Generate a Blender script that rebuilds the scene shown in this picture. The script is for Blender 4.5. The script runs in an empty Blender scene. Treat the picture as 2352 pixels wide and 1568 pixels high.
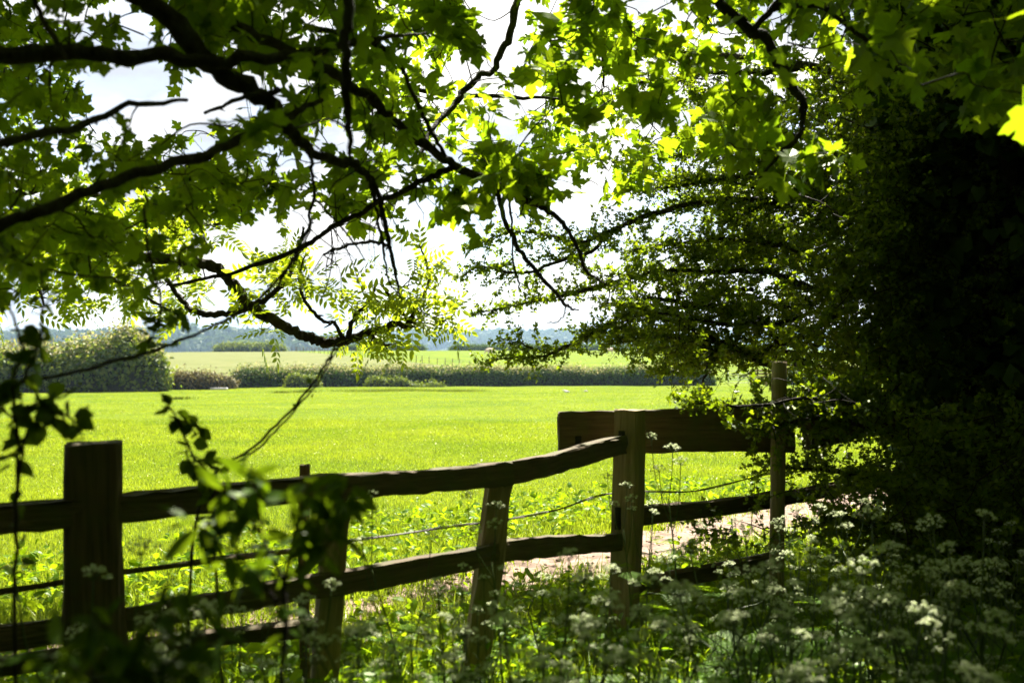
import bpy, math, random
import numpy as np
from math import radians, sin, cos, pi

C = bpy.context.scene.collection
SC = bpy.context.scene
rng = np.random.default_rng(7)
random.seed(7)

# ------------------------------------------------------------------ camera, sky, sun, exposure
CAM_Z = 1.6
cam_d = bpy.data.cameras.new('camera')
cam = bpy.data.objects.new('camera', cam_d)
C.objects.link(cam)
cam.location = (0, 0, CAM_Z)
cam.rotation_euler = (radians(90), 0, 0)
cam_d.lens = 35
cam_d.sensor_width = 36
cam_d.shift_y = 0.0047
cam_d.clip_start = 0.05
cam_d.clip_end = 9000
cam_d.dof.use_dof = True
cam_d.dof.focus_distance = 9.0
cam_d.dof.aperture_fstop = 2.6
SC.camera = cam

SUN_EL, SUN_AZ = radians(52), radians(10)      # azimuth measured from +Y towards +X
SC.view_settings.view_transform = 'Standard'
SC.view_settings.look = 'None'
SC.view_settings.exposure = 2.3
SC.view_settings.gamma = 1.0
SC.view_settings.use_curve_mapping = False
try:
    cy = SC.cycles
    cy.max_bounces = 7
    cy.diffuse_bounces = 3
    cy.glossy_bounces = 2
    cy.transmission_bounces = 4
    cy.volume_bounces = 0
    cy.transparent_max_bounces = 4
    cy.sample_clamp_indirect = 4.0
    cy.use_denoising = True
    cy.denoiser = 'OPENIMAGEDENOISE'
    cy.caustics_reflective = False
    cy.caustics_refractive = False
except Exception:
    pass

world = bpy.data.worlds.new('World')
SC.world = world
world.use_nodes = True
nt = world.node_tree
nt.nodes.clear()
def N(tree, typ, **kw):
    n = tree.nodes.new(typ)
    for k, v in kw.items():
        setattr(n, k, v)
    return n
out = N(nt, 'ShaderNodeOutputWorld')
bg = N(nt, 'ShaderNodeBackground')
bg.inputs['Strength'].default_value = 0.06
sky = N(nt, 'ShaderNodeTexSky', sky_type='NISHITA', sun_disc=False)
sky.sun_elevation = SUN_EL
sky.sun_rotation = SUN_AZ
sky.air_density = 1.0
sky.dust_density = 0.6
tc = N(nt, 'ShaderNodeTexCoord')
mp = N(nt, 'ShaderNodeMapping')
mp.inputs['Scale'].default_value = (1.0, 1.0, 2.6)
ns = N(nt, 'ShaderNodeTexNoise')
ns.inputs['Scale'].default_value = 2.6
ns.inputs['Detail'].default_value = 8
ns.inputs['Roughness'].default_value = 0.58
rp = N(nt, 'ShaderNodeValToRGB')
rp.color_ramp.elements[0].position = 0.30
rp.color_ramp.elements[1].position = 0.50
ns2 = N(nt, 'ShaderNodeTexNoise')
ns2.inputs['Scale'].default_value = 5.0
ns2.inputs['Detail'].default_value = 6
rp2 = N(nt, 'ShaderNodeValToRGB')
rp2.color_ramp.elements[0].position = 0.42
rp2.color_ramp.elements[0].color = (2.75, 2.9, 3.2, 1)
rp2.color_ramp.elements[1].position = 0.60
rp2.color_ramp.elements[1].color = (6.4, 6.25, 5.95, 1)
mx = N(nt, 'ShaderNodeMixRGB')
L = nt.links.new
L(tc.outputs['Generated'], mp.inputs['Vector'])
L(mp.outputs[0], ns.inputs['Vector'])
L(mp.outputs[0], ns2.inputs['Vector'])
L(ns.outputs['Fac'], rp.inputs['Fac'])
L(ns2.outputs['Fac'], rp2.inputs['Fac'])
L(rp.outputs['Color'], mx.inputs['Fac'])
L(sky.outputs['Color'], mx.inputs['Color1'])
L(rp2.outputs['Color'], mx.inputs['Color2'])
L(mx.outputs['Color'], bg.inputs['Color'])
L(bg.outputs[0], out.inputs['Surface'])

sun_d = bpy.data.lights.new('sun', 'SUN')
sun_d.energy = 4.6
sun_d.angle = radians(0.55)
sun_d.color = (1.0, 0.95, 0.86)
sun = bpy.data.objects.new('sun', sun_d)
C.objects.link(sun)
sun.location = (0, 0, 30)
sun.rotation_euler = (radians(90) - SUN_EL, 0, pi - SUN_AZ)
# the lamp shines along its -Z: from the front of the camera, down towards it
from mathutils import Vector
_dir = Vector((-sin(SUN_AZ) * cos(SUN_EL), -cos(SUN_AZ) * cos(SUN_EL), -sin(SUN_EL)))
sun.rotation_euler = _dir.to_track_quat('-Z', 'Y').to_euler()

# ------------------------------------------------------------------ helpers
F = 2352 * 35 / 36.0          # focal length in units of a 2352-pixel-wide picture
def P(px, py, d):
    return np.array([(px - 1176) / F * d, d, CAM_Z - (py - 795) / F * d])
def proj(p):
    p = np.atleast_2d(p)
    return 1176 + p[:, 0] / p[:, 1] * F, 795 - (p[:, 2] - CAM_Z) / p[:, 1] * F

class MB:
    """collects vertices and faces of any size for one mesh object"""
    def __init__(s):
        s.v = []; s.f = []; s.n = 0
    def add(s, v, *faces):
        v = np.asarray(v, dtype=np.float32).reshape(-1, 3)
        s.v.append(v)
        for f in faces:
            f = np.asarray(f, dtype=np.int32)
            if f.size:
                s.f.append(f + s.n)
        s.n += len(v)
        return s
    def mesh(s, name, mat, smooth=True):
        me = bpy.data.meshes.new(name)
        if s.n == 0:
            return me
        v = np.concatenate(s.v)
        me.vertices.add(len(v))
        me.vertices.foreach_set('co', v.ravel())
        loops = np.concatenate([f.ravel() for f in s.f])
        sizes = np.concatenate([np.full(len(f), f.shape[1], np.int32) for f in s.f])
        starts = np.concatenate([[0], np.cumsum(sizes)[:-1]]).astype(np.int32)
        me.loops.add(len(loops))
        me.loops.foreach_set('vertex_index', loops)
        me.polygons.add(len(sizes))
        me.polygons.foreach_set('loop_start', starts)
        me.polygons.foreach_set('loop_total', sizes)
        me.polygons.foreach_set('use_smooth', np.full(len(sizes), smooth, bool))
        me.update(calc_edges=True)
        me.validate(verbose=False)
        if mat: me.materials.append(mat)
        return me
    def obj(s, name, mat, parent=None, smooth=True):
        o = bpy.data.objects.new(name, s.mesh(name, mat, smooth))
        C.objects.link(o)
        if parent is not None:
            o.parent = parent
            o.matrix_parent_inverse = parent.matrix_world.inverted() if False else o.matrix_parent_inverse
            loc = parent.location
            if loc.length > 0:
                me = o.data
                a = np.empty(len(me.vertices) * 3, np.float32)
                me.vertices.foreach_get('co', a)
                a = a.reshape(-1, 3) - np.array(loc, np.float32)
                me.vertices.foreach_set('co', a.ravel())
                me.update()
        return o

def tag(o, label=None, cat=None, group=None, kind=None):
    if label: o['label'] = label
    if cat: o['category'] = cat
    if group: o['group'] = group
    if kind: o['kind'] = kind
    return o
def thing(name, label, cat, loc=(0, 0, 0), group=None):
    o = bpy.data.objects.new(name, None)
    o.empty_display_size = 0.2
    C.objects.link(o)
    o.location = loc
    return tag(o, label, cat, group)

def norm(a):
    a = np.asarray(a, float)
    return a / np.maximum(np.linalg.norm(a, axis=-1, keepdims=True), 1e-9)

def catmull(pts, n=6):
    pts = np.asarray(pts, float)
    if len(pts) < 3:
        t = np.linspace(0, 1, n + 1)[:, None]
        return pts[0] * (1 - t) + pts[-1] * t
    q = np.vstack([2 * pts[0] - pts[1], pts, 2 * pts[-1] - pts[-2]])
    o = []
    for i in range(1, len(q) - 2):
        p0, p1, p2, p3 = q[i - 1], q[i], q[i + 1], q[i + 2]
        t = np.linspace(0, 1, n, endpoint=False)[:, None]
        o.append(0.5 * ((2 * p1) + (-p0 + p2) * t + (2 * p0 - 5 * p1 + 4 * p2 - p3) * t**2 + (-p0 + 3 * p1 - 3 * p2 + p3) * t**3))
    o.append(pts[-1:])
    return np.vstack(o)

def tube(mb, pts, rad, seg=7, rough=0.0):
    pts = np.asarray(pts, float)
    n = len(pts)
    rad = np.broadcast_to(np.asarray(rad, float), (n,))
    tan = norm(np.gradient(pts, axis=0))
    ref = np.array([0.0, 0.0, 1.0]) if abs(tan[0][2]) < 0.9 else np.array([1.0, 0, 0])
    u = norm(np.cross(tan[0], ref))
    ang = np.arange(seg) * 2 * pi / seg
    rows = []
    for i in range(n):
        u = norm(u - tan[i] * np.dot(u, tan[i]))
        w = np.cross(tan[i], u)
        r = rad[i] * (1 + (rng.normal(0, rough, seg) if rough else 0))
        rows.append(pts[i] + (np.cos(ang) * r)[:, None] * u + (np.sin(ang) * r)[:, None] * w)
    v = np.vstack(rows + [pts[:1], pts[-1:]])
    i = np.arange(n - 1)[:, None] * seg
    j = np.arange(seg)[None, :]
    a = i + j; b = i + (j + 1) % seg
    q = np.stack([a, b, b + seg, a + seg], -1).reshape(-1, 4)
    k = np.arange(seg); e = (n - 1) * seg
    c0 = np.stack([np.full(seg, n * seg), (k + 1) % seg, k], -1)
    c1 = np.stack([np.full(seg, n * seg + 1), e + k, e + (k + 1) % seg], -1)
    mb.add(v, q, np.vstack([c0, c1]))

def frames(nrm, tip):
    """rotation matrices whose local z is nrm and whose local y leans to tip"""
    z = norm(nrm)
    y = norm(tip - z * np.sum(tip * z, -1, keepdims=True))
    x = np.cross(y, z)
    return np.stack([x, y, z], -1)

def scatter(mb, tv, tf, pos, R, sc):
    n = len(pos)
    if n == 0: return
    sc = np.broadcast_to(np.asarray(sc, float), (n,))
    v = np.einsum('nij,kj->nki', R, tv) * sc[:, None, None] + pos[:, None, :]
    m = len(tv)
    f = tf[None, :, :] + (np.arange(n) * m)[:, None, None]
    mb.add(v.reshape(-1, 3), f.reshape(-1, tf.shape[1]))

def rnd(n, s=1.0):
    return rng.normal(0, s, (n, 3))

# ------------------------------------------------------------------ materials
def mat_new(name):
    m = bpy.data.materials.new(name)
    m.use_nodes = True
    m.node_tree.nodes.clear()
    o = N(m.node_tree, 'ShaderNodeOutputMaterial')
    return m, m.node_tree, o

def leaf_mat(name, c0, c1, t0, t1, trans=0.5, gloss=0.06, rough=0.38, sheen=(0.9, 0.95, 0.75), patch=False):
    """c0..c1 reflected colours, t0..t1 colours of light passing through, varied leaf by leaf"""
    m, t, o = mat_new(name)
    g = N(t, 'ShaderNodeNewGeometry')
    a = N(t, 'ShaderNodeValToRGB'); b = N(t, 'ShaderNodeValToRGB')
    for r, p, q in ((a, c0, c1), (b, t0, t1)):
        r.color_ramp.elements[0].color = (*p, 1); r.color_ramp.elements[1].color = (*q, 1)
    t.links.new(g.outputs['Random Per Island'], a.inputs['Fac'])
    t.links.new(g.outputs['Random Per Island'], b.inputs['Fac'])
    d = N(t, 'ShaderNodeBsdfDiffuse'); tr = N(t, 'ShaderNodeBsdfTranslucent')
    ca, cb = a.outputs[0], b.outputs[0]
    if patch:                       # poorer and richer growth in soft patches over the ground
        nz = N(t, 'ShaderNodeTexNoise'); nz.inputs['Scale'].default_value = 0.33; nz.inputs['Detail'].default_value = 7; nz.inputs['Roughness'].default_value = 0.62
        t.links.new(g.outputs['Position'], nz.inputs['Vector'])
        pr = N(t, 'ShaderNodeValToRGB')
        pr.color_ramp.elements[0].position = 0.36; pr.color_ramp.elements[0].color = (0.66, 0.78, 0.8, 1)
        pr.color_ramp.elements[1].position = 0.58; pr.color_ramp.elements[1].color = (1, 1, 1, 1)
        t.links.new(nz.outputs['Fac'], pr.inputs[0])
        x1 = N(t, 'ShaderNodeMixRGB', blend_type='MULTIPLY'); x1.inputs[0].default_value = 1; t.links.new(ca, x1.inputs[1]); t.links.new(pr.outputs[0], x1.inputs[2])
        x2 = N(t, 'ShaderNodeMixRGB', blend_type='MULTIPLY'); x2.inputs[0].default_value = 1; t.links.new(cb, x2.inputs[1]); t.links.new(pr.outputs[0], x2.inputs[2])
        ca, cb = x1.outputs[0], x2.outputs[0]
    gl = N(t, 'ShaderNodeBsdfGlossy'); gl.inputs['Roughness'].default_value = rough; gl.inputs['Color'].default_value = (*sheen, 1)
    t.links.new(ca, d.inputs['Color']); t.links.new(cb, tr.inputs['Color'])
    m1 = N(t, 'ShaderNodeMixShader'); m1.inputs[0].default_value = trans
    t.links.new(d.outputs[0], m1.inputs[1]); t.links.new(tr.outputs[0], m1.inputs[2])
    m2 = N(t, 'ShaderNodeMixShader'); m2.inputs[0].default_value = gloss
    t.links.new(m1.outputs[0], m2.inputs[1]); t.links.new(gl.outputs[0], m2.inputs[2])
    t.links.new(m2.outputs[0], o.inputs['Surface'])
    return m

def surf_mat(name, cols, scale=(1, 1, 1), nscale=6.0, detail=8, rough=0.85, bump=0.3, coord='Object', pos=None, spec=0.2, bscale=None):
    m, t, o = mat_new(name)
    b = N(t, 'ShaderNodeBsdfPrincipled')
    b.inputs['Roughness'].default_value = rough
    b.inputs['Specular IOR Level'].default_value = spec
    tc = N(t, 'ShaderNodeTexCoord'); mp = N(t, 'ShaderNodeMapping')
    mp.inputs['Scale'].default_value = scale
    t.links.new(tc.outputs[coord], mp.inputs['Vector'])
    n = N(t, 'ShaderNodeTexNoise'); n.inputs['Scale'].default_value = nscale
    n.inputs['Detail'].default_value = detail; n.inputs['Roughness'].default_value = 0.6
    t.links.new(mp.outputs[0], n.inputs['Vector'])
    r = N(t, 'ShaderNodeValToRGB')
    while len(r.color_ramp.elements) < len(cols): r.color_ramp.elements.new(0.5)
    for i, c in enumerate(cols):
        e = r.color_ramp.elements[i]
        e.position = (pos[i] if pos else 0.3 + 0.4 * i / max(1, len(cols) - 1)); e.color = (*c, 1)
    t.links.new(n.outputs['Fac'], r.inputs['Fac'])
    t.links.new(r.outputs[0], b.inputs['Base Color'])
    if bump:
        n2 = N(t, 'ShaderNodeTexNoise'); n2.inputs['Scale'].default_value = bscale or nscale * 3
        n2.inputs['Detail'].default_value = 6
        t.links.new(mp.outputs[0], n2.inputs['Vector'])
        bp = N(t, 'ShaderNodeBump'); bp.inputs['Strength'].default_value = bump; bp.inputs['Distance'].default_value = 0.02
        t.links.new(n2.outputs['Fac'], bp.inputs['Height'])
        t.links.new(bp.outputs[0], b.inputs['Normal'])
    t.links.new(b.outputs[0], o.inputs['Surface'])
    return m

M = {}
M['maple'] = leaf_mat('maple_leaf', (0.035, 0.075, 0.008), (0.06, 0.11, 0.012), (0.22, 0.36, 0.006), (0.40, 0.53, 0.010), 0.6, 0.025)
M['ash'] = leaf_mat('ash_leaf', (0.05, 0.10, 0.008), (0.08, 0.13, 0.015), (0.32, 0.42, 0.008), (0.48, 0.56, 0.02), 0.6, 0.03)
M['haw'] = leaf_mat('hawthorn_leaf', (0.032, 0.07, 0.006), (0.065, 0.11, 0.012), (0.15, 0.24, 0.004), (0.32, 0.40, 0.008), 0.55, 0.025)
M['ivy'] = leaf_mat('ivy_leaf', (0.022, 0.06, 0.008), (0.06, 0.11, 0.016), (0.04, 0.08, 0.003), (0.07, 0.12, 0.006), 0.3, 0.03, 0.4)
M['elder'] = leaf_mat('shrub_leaf', (0.028, 0.07, 0.006), (0.05, 0.10, 0.009), (0.10, 0.17, 0.003), (0.18, 0.26, 0.006), 0.5, 0.02)
M['dock'] = leaf_mat('undergrowth_leaf', (0.055, 0.125, 0.006), (0.11, 0.185, 0.010), (0.22, 0.36, 0.004), (0.38, 0.50, 0.010), 0.5, 0.012)
M['parsley'] = leaf_mat('cow_parsley_leaf', (0.05, 0.12, 0.006), (0.09, 0.165, 0.012), (0.17, 0.31, 0.005), (0.28, 0.42, 0.012), 0.5, 0.01)
M['stalk'] = leaf_mat('cow_parsley_stalk', (0.04, 0.07, 0.02), (0.07, 0.09, 0.03), (0.08, 0.12, 0.02), (0.1, 0.14, 0.02), 0.2, 0.05)
M['petal'] = leaf_mat('shade_tinted_petal', (0.30, 0.38, 0.15), (0.66, 0.68, 0.48), (0.52, 0.60, 0.28), (0.82, 0.83, 0.60), 0.55, 0.005)  # white petals greened and dimmed: leaf-filtered shade put into colour
M['grass'] = leaf_mat('grass_blade', (0.075, 0.115, 0.008), (0.12, 0.15, 0.012), (0.25, 0.33, 0.010), (0.36, 0.42, 0.018), 0.55, 0.022, 0.34, (1.0, 1.0, 0.65), True)
M['hedge'] = leaf_mat('hedge_leaf', (0.022, 0.055, 0.006), (0.06, 0.095, 0.016), (0.07, 0.14, 0.006), (0.14, 0.20, 0.012), 0.4, 0.015, 0.4)
M['sunlit_top'] = leaf_mat('hedge_sunlit_growth', (0.10, 0.11, 0.03), (0.24, 0.19, 0.11), (0.20, 0.24, 0.04), (0.36, 0.31, 0.14), 0.6, 0.03, 0.4)  # paler than the hedge leaf: sunlight on the tops put into colour
M['scrub'] = leaf_mat('scrub_leaf', (0.03, 0.065, 0.006), (0.10, 0.125, 0.016), (0.11, 0.18, 0.006), (0.25, 0.28, 0.014), 0.45, 0.02, 0.4)
M['bramble'] = leaf_mat('bramble_leaf', (0.05, 0.045, 0.015), (0.13, 0.085, 0.04), (0.10, 0.10, 0.02), (0.2, 0.16, 0.05), 0.35, 0.02, 0.4)
M['wood'] = leaf_mat('woodland_leaf', (0.025, 0.05, 0.016), (0.06, 0.085, 0.03), (0.04, 0.07, 0.01), (0.07, 0.1, 0.02), 0.3, 0.02, 0.5)
M['bark'] = surf_mat('bark', [(0.012, 0.010, 0.007), (0.035, 0.028, 0.020), (0.055, 0.055, 0.038)], (1, 1, 0.6), 22, 9, 0.92, 1.0)
M['twig'] = surf_mat('twig_bark', [(0.015, 0.011, 0.008), (0.04, 0.03, 0.022)], (1, 1, 1), 20, 4, 0.85, 0.2)
M['timber'] = surf_mat('weathered_timber', [(0.05, 0.033, 0.018), (0.11, 0.075, 0.038), (0.13, 0.105, 0.05), (0.085, 0.085, 0.03)], (1, 1, 1), 5.0, 9, 0.8, 0.35)
M['core'] = surf_mat('hedge_twigs', [(0.012, 0.014, 0.006), (0.03, 0.028, 0.014)], (1, 1, 1), 6, 6, 0.95, 0.6)
M['wire'] = surf_mat('rusty_wire', [(0.03, 0.018, 0.012), (0.08, 0.05, 0.03)], (1, 1, 1), 30, 3, 0.6, 0.0, spec=0.5)
M['metal'] = surf_mat('galvanised_metal', [(0.35, 0.35, 0.34), (0.5, 0.5, 0.49)], (1, 1, 1), 4, 3, 0.45, 0.0, spec=0.5)
M['dirt'] = surf_mat('dry_soil', [(0.10, 0.065, 0.045), (0.22, 0.15, 0.11), (0.34, 0.25, 0.19)], (1, 1, 1), 7, 10, 0.95, 0.9, 'Object')
M['wool'] = surf_mat('sheep_fleece', [(0.5, 0.36, 0.27), (0.62, 0.5, 0.4)], (1, 1, 1), 9, 5, 0.95, 0.6)
M['stone'] = surf_mat('pale_stone', [(0.3, 0.29, 0.27), (0.5, 0.48, 0.45)], (1, 1, 1), 5, 6, 0.9, 0.5)

def grain_timber(name, cols):
    """timber with grain along each piece's own local z"""
    m, t, o = mat_new(name)
    b = N(t, 'ShaderNodeBsdfPrincipled'); b.inputs['Roughness'].default_value = 0.82
    b.inputs['Specular IOR Level'].default_value = 0.25
    tc = N(t, 'ShaderNodeTexCoord'); mp = N(t, 'ShaderNodeMapping'); mp.inputs['Scale'].default_value = (1, 1, 0.06)
    t.links.new(tc.outputs['Object'], mp.inputs[0])
    n = N(t, 'ShaderNodeTexNoise'); n.inputs['Scale'].default_value = 60; n.inputs['Detail'].default_value = 6
    n2 = N(t, 'ShaderNodeTexNoise'); n2.inputs['Scale'].default_value = 7; n2.inputs['Detail'].default_value = 8
    t.links.new(mp.outputs[0], n.inputs['Vector']); t.links.new(tc.outputs['Object'], n2.inputs['Vector'])
    r = N(t, 'ShaderNodeValToRGB'); r2 = N(t, 'ShaderNodeValToRGB')
    r.color_ramp.elements[0].position = 0.2; r.color_ramp.elements[1].position = 0.8
    r.color_ramp.elements[0].color = (*cols[0], 1); r.color_ramp.elements[1].color = (*cols[1], 1)
    r2.color_ramp.elements[0].position = 0.42; r2.color_ramp.elements[1].position = 0.62
    r2.color_ramp.elements[0].color = (0, 0, 0, 1); r2.color_ramp.elements[1].color = (0.75, 0.75, 0.75, 1)
    t.links.new(n.outputs['Fac'], r.inputs[0]); t.links.new(n2.outputs['Fac'], r2.inputs[0])
    mx = N(t, 'ShaderNodeMixRGB'); mx.inputs['Color2'].default_value = (*cols[2], 1)
    t.links.new(r2.outputs[0], mx.inputs[0]); t.links.new(r.outputs[0], mx.inputs['Color1'])
    bp = N(t, 'ShaderNodeBump'); bp.inputs['Strength'].default_value = 0.9; bp.inputs['Distance'].default_value = 0.010
    t.links.new(n.outputs['Fac'], bp.inputs['Height']); t.links.new(bp.outputs[0], b.inputs['Normal'])
    t.links.new(mx.outputs[0], b.inputs['Base Color']); t.links.new(b.outputs[0], o.inputs['Surface'])
    return m
M['post'] = grain_timber('post_timber', [(0.13, 0.09, 0.045), (0.38, 0.28, 0.155), (0.20, 0.185, 0.075)])
M['rail'] = grain_timber('rail_timber', [(0.05, 0.035, 0.018), (0.16, 0.115, 0.06), (0.085, 0.088, 0.03)])

# ground material: green pasture, a paler hay meadow beyond the far wire fence, dark litter under the trees
FA, FB = (-44.0, 202.0), (-5.0, 112.0)          # the far wire fence parts pasture (right) from meadow (left)
def ground_mat():
    m, t, o = mat_new('field_turf')
    ln = t.links.new
    b = N(t, 'ShaderNodeBsdfPrincipled'); b.inputs['Roughness'].default_value = 0.9; b.inputs['Specular IOR Level'].default_value = 0.03
    g = N(t, 'ShaderNodeNewGeometry'); sp = N(t, 'ShaderNodeSeparateXYZ'); ln(g.outputs['Position'], sp.inputs[0])
    def noise(s, d=6, r=0.6):
        n = N(t, 'ShaderNodeTexNoise'); n.inputs['Scale'].default_value = s; n.inputs['Detail'].default_value = d; n.inputs['Roughness'].default_value = r
        ln(g.outputs['Position'], n.inputs['Vector']); return n
    def ramp(src, a, c0, bpos, c1):
        r = N(t, 'ShaderNodeValToRGB'); r.color_ramp.elements[0].position = a; r.color_ramp.elements[1].position = bpos
        r.color_ramp.elements[0].color = (*c0, 1); r.color_ramp.elements[1].color = (*c1, 1); ln(src, r.inputs[0]); return r
    def mix(fac, c1, c2, bt='MIX'):
        x = N(t, 'ShaderNodeMixRGB', blend_type=bt)
        if isinstance(fac, float): x.inputs[0].default_value = fac
        else: ln(fac, x.inputs[0])
        ln(c1, x.inputs[1]); ln(c2, x.inputs[2]); return x
    def math_(op, a, b_):
        x = N(t, 'ShaderNodeMath', operation=op)
        for i, q in enumerate((a, b_)):
            if isinstance(q, (int, float)): x.inputs[i].default_value = q
            else: ln(q, x.inputs[i])
        return x.outputs[0]
    n1, n2, n3 = noise(0.22, 8), noise(2.2, 8, 0.7), noise(16, 6, 0.7)
    green = ramp(n2.outputs['Fac'], 0.3, (0.09, 0.125, 0.004), 0.7, (0.14, 0.17, 0.007))
    green2 = ramp(n1.outputs['Fac'], 0.35, (0.62, 0.78, 0.8), 0.65, (1.05, 1.05, 1.0))
    past = mix(1.0, green.outputs[0], green2.outputs[0], 'MULTIPLY')
    hay = ramp(n1.outputs['Fac'], 0.35, (0.095, 0.108, 0.03), 0.65, (0.13, 0.135, 0.048))
    # signed side of the far fence line, and only beyond the hedge
    dx, dy = FB[0] - FA[0], FB[1] - FA[1]
    k = dx / dy
    lx = math_('ADD', math_('MULTIPLY', math_('SUBTRACT', sp.outputs['Y'], FA[1]), k), FA[0])
    side = math_('LESS_THAN', sp.outputs['X'], lx)
    far = math_('GREATER_THAN', sp.outputs['Y'], 76.0)
    near = math_('LESS_THAN', sp.outputs['Y'], 207.0)
    msk = math_('MULTIPLY', math_('MULTIPLY', side, far), near)
    f1 = mix(msk, past.outputs[0], hay.outputs[0])
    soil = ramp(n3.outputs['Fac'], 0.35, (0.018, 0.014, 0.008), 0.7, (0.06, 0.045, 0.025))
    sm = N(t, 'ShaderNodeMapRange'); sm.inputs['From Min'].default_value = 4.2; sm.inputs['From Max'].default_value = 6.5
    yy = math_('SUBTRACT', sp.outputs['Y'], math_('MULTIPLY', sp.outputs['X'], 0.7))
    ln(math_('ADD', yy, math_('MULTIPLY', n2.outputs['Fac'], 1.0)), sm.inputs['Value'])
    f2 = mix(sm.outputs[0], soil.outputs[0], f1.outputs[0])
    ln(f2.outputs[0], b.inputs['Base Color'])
    bp = N(t, 'ShaderNodeBump'); bp.inputs['Strength'].default_value = 0.8; bp.inputs['Distance'].default_value = 0.06
    ln(n3.outputs['Fac'], bp.inputs['Height']); ln(bp.outputs[0], b.inputs['Normal'])
    ln(b.outputs[0], o.inputs['Surface'])
    return m
M['field'] = ground_mat()

# ------------------------------------------------------------------ the ground
def gz(x, y):
    x = np.asarray(x, float); y = np.asarray(y, float)
    a = np.clip(y - 8, 0, 66)
    z = -1.36 / 66 * a * a / (a + 3) * (69 / 66)
    z = z + np.clip(y - 78, 0, 124) * 0.0168
    z = z - np.clip(y - 206, 0, 190) * 0.055
    far = np.clip((y - 10) / 30, 0, 1)
    z = z + far * 0.05 * np.sin(x * 0.21 + 1.3) * np.sin(y * 0.17) + 0.03 * np.sin(x * 0.9 + y * 0.5) * np.sin(y * 0.7 - x * 0.3) * np.clip(y / 12, 0, 1)
    # left edge of the meadow lies a little lower
    z = z - np.clip((-x - 30) / 60, 0, 1) * np.clip((y - 90) / 80, 0, 1) * 0.5
    return z

def grid(name, xs, ys, zf, mat, kind='structure'):
    X, Y = np.meshgrid(xs, ys)
    v = np.stack([X, Y, zf(X, Y)], -1).reshape(-1, 3)
    nx, ny = len(xs), len(ys)
    i = np.arange(ny - 1)[:, None] * nx + np.arange(nx - 1)[None, :]
    q = np.stack([i, i + 1, i + nx + 1, i + nx], -1).reshape(-1, 4)
    o = MB().add(v, q).obj(name, mat)
    return tag(o, kind=kind)
def sinh_axis(lo, hi, n, s):
    t = np.linspace(np.arcsinh(lo / s), np.arcsinh(hi / s), n)
    return np.sinh(t) * s
grid('field', sinh_axis(-1800, 1800, 260, 6), np.concatenate([np.linspace(-60, -4, 12), np.arange(-3, 26, 0.3), sinh_axis(26, 2600, 170, 40)]), gz, M['field'])

# bare trodden track just beyond the fence
TR = catmull([(-7, 2.4), (-4, 4.1), (-2.6, 4.95), (-1.4, 5.6), (0.4, 7.2), (1.75, 8.4), (3.5, 10.2), (6, 12.6), (11, 17)], 14)[:, :2]
def track_dist(x, y):
    p = np.stack([np.asarray(x, float).ravel(), np.asarray(y, float).ravel()], -1)
    dd = np.full(len(p), 1e9)
    for q in TR[::2]:
        dd = np.minimum(dd, np.hypot(p[:, 0] - q[0], p[:, 1] - q[1]))
    return dd
def build_track():
    n = len(TR); t = np.gradient(TR, axis=0); t /= np.linalg.norm(t, axis=1)[:, None]
    nr = np.stack([-t[:, 1], t[:, 0]], -1)
    m = 13; rows = []
    wl = (0.62 - .22 * (TR[:, 0] < -.3)) * 1 + 0.16 * np.sin(np.arange(n) * 0.9) + rng.normal(0, 0.07, n)
    wr = (0.62 - .22 * (TR[:, 0] < -.3)) * 1 + 0.16 * np.sin(np.arange(n) * 0.7 + 2) + rng.normal(0, 0.07, n)
    for i in range(n):
        s = np.linspace(-wr[i], wl[i], m)
        xy = TR[i] + s[:, None] * nr[i]
        z = gz(xy[:, 0], xy[:, 1]) + 0.016 + 0.012 * rng.random(m) * (np.abs(np.linspace(-1, 1, m)) < 0.9)
        rows.append(np.column_stack([xy, z]))
    v = np.vstack(rows)
    i = np.arange(n - 1)[:, None] * m + np.arange(m - 1)[None, :]
    q = np.stack([i, i + m, i + m + 1, i + 1], -1).reshape(-1, 4)
    tag(MB().add(v, q).obj('dirt_track', M['dirt']), kind='structure')
build_track()

# clods and stones lying on the track are part of its loose surface
def clods():
    tv, tf = blob_template(1)
    n = 2600
    k = rng.integers(0, len(TR), n)
    off = rng.normal(0, 0.33, (n, 2))
    xy = TR[k] + off
    pos = np.column_stack([xy, gz(xy[:, 0], xy[:, 1]) + 0.012])
    mb = MB()
    scatter(mb, tv, tf, pos, frames(rnd(n), rnd(n)), rng.uniform(0.006, 0.026, n) * rng.uniform(0.5, 1.3, n))
    tag(mb.obj('loose_soil', M['dirt']), 'crumbs of dry pale soil lying on the trodden track', 'soil', kind='stuff')

def blob_template(sub=1):
    import bmesh
    bm = bmesh.new()
    bmesh.ops.create_icosphere(bm, subdivisions=sub, radius=1)
    v = np.array([p.co for p in bm.verts]); f = np.array([[q.index for q in p.verts] for p in bm.faces])
    bm.free()
    v = v * (1 + rng.normal(0, 0.16, (len(v), 1))) * np.array([1, 0.85, 0.7])
    return v, f
clods()

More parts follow.
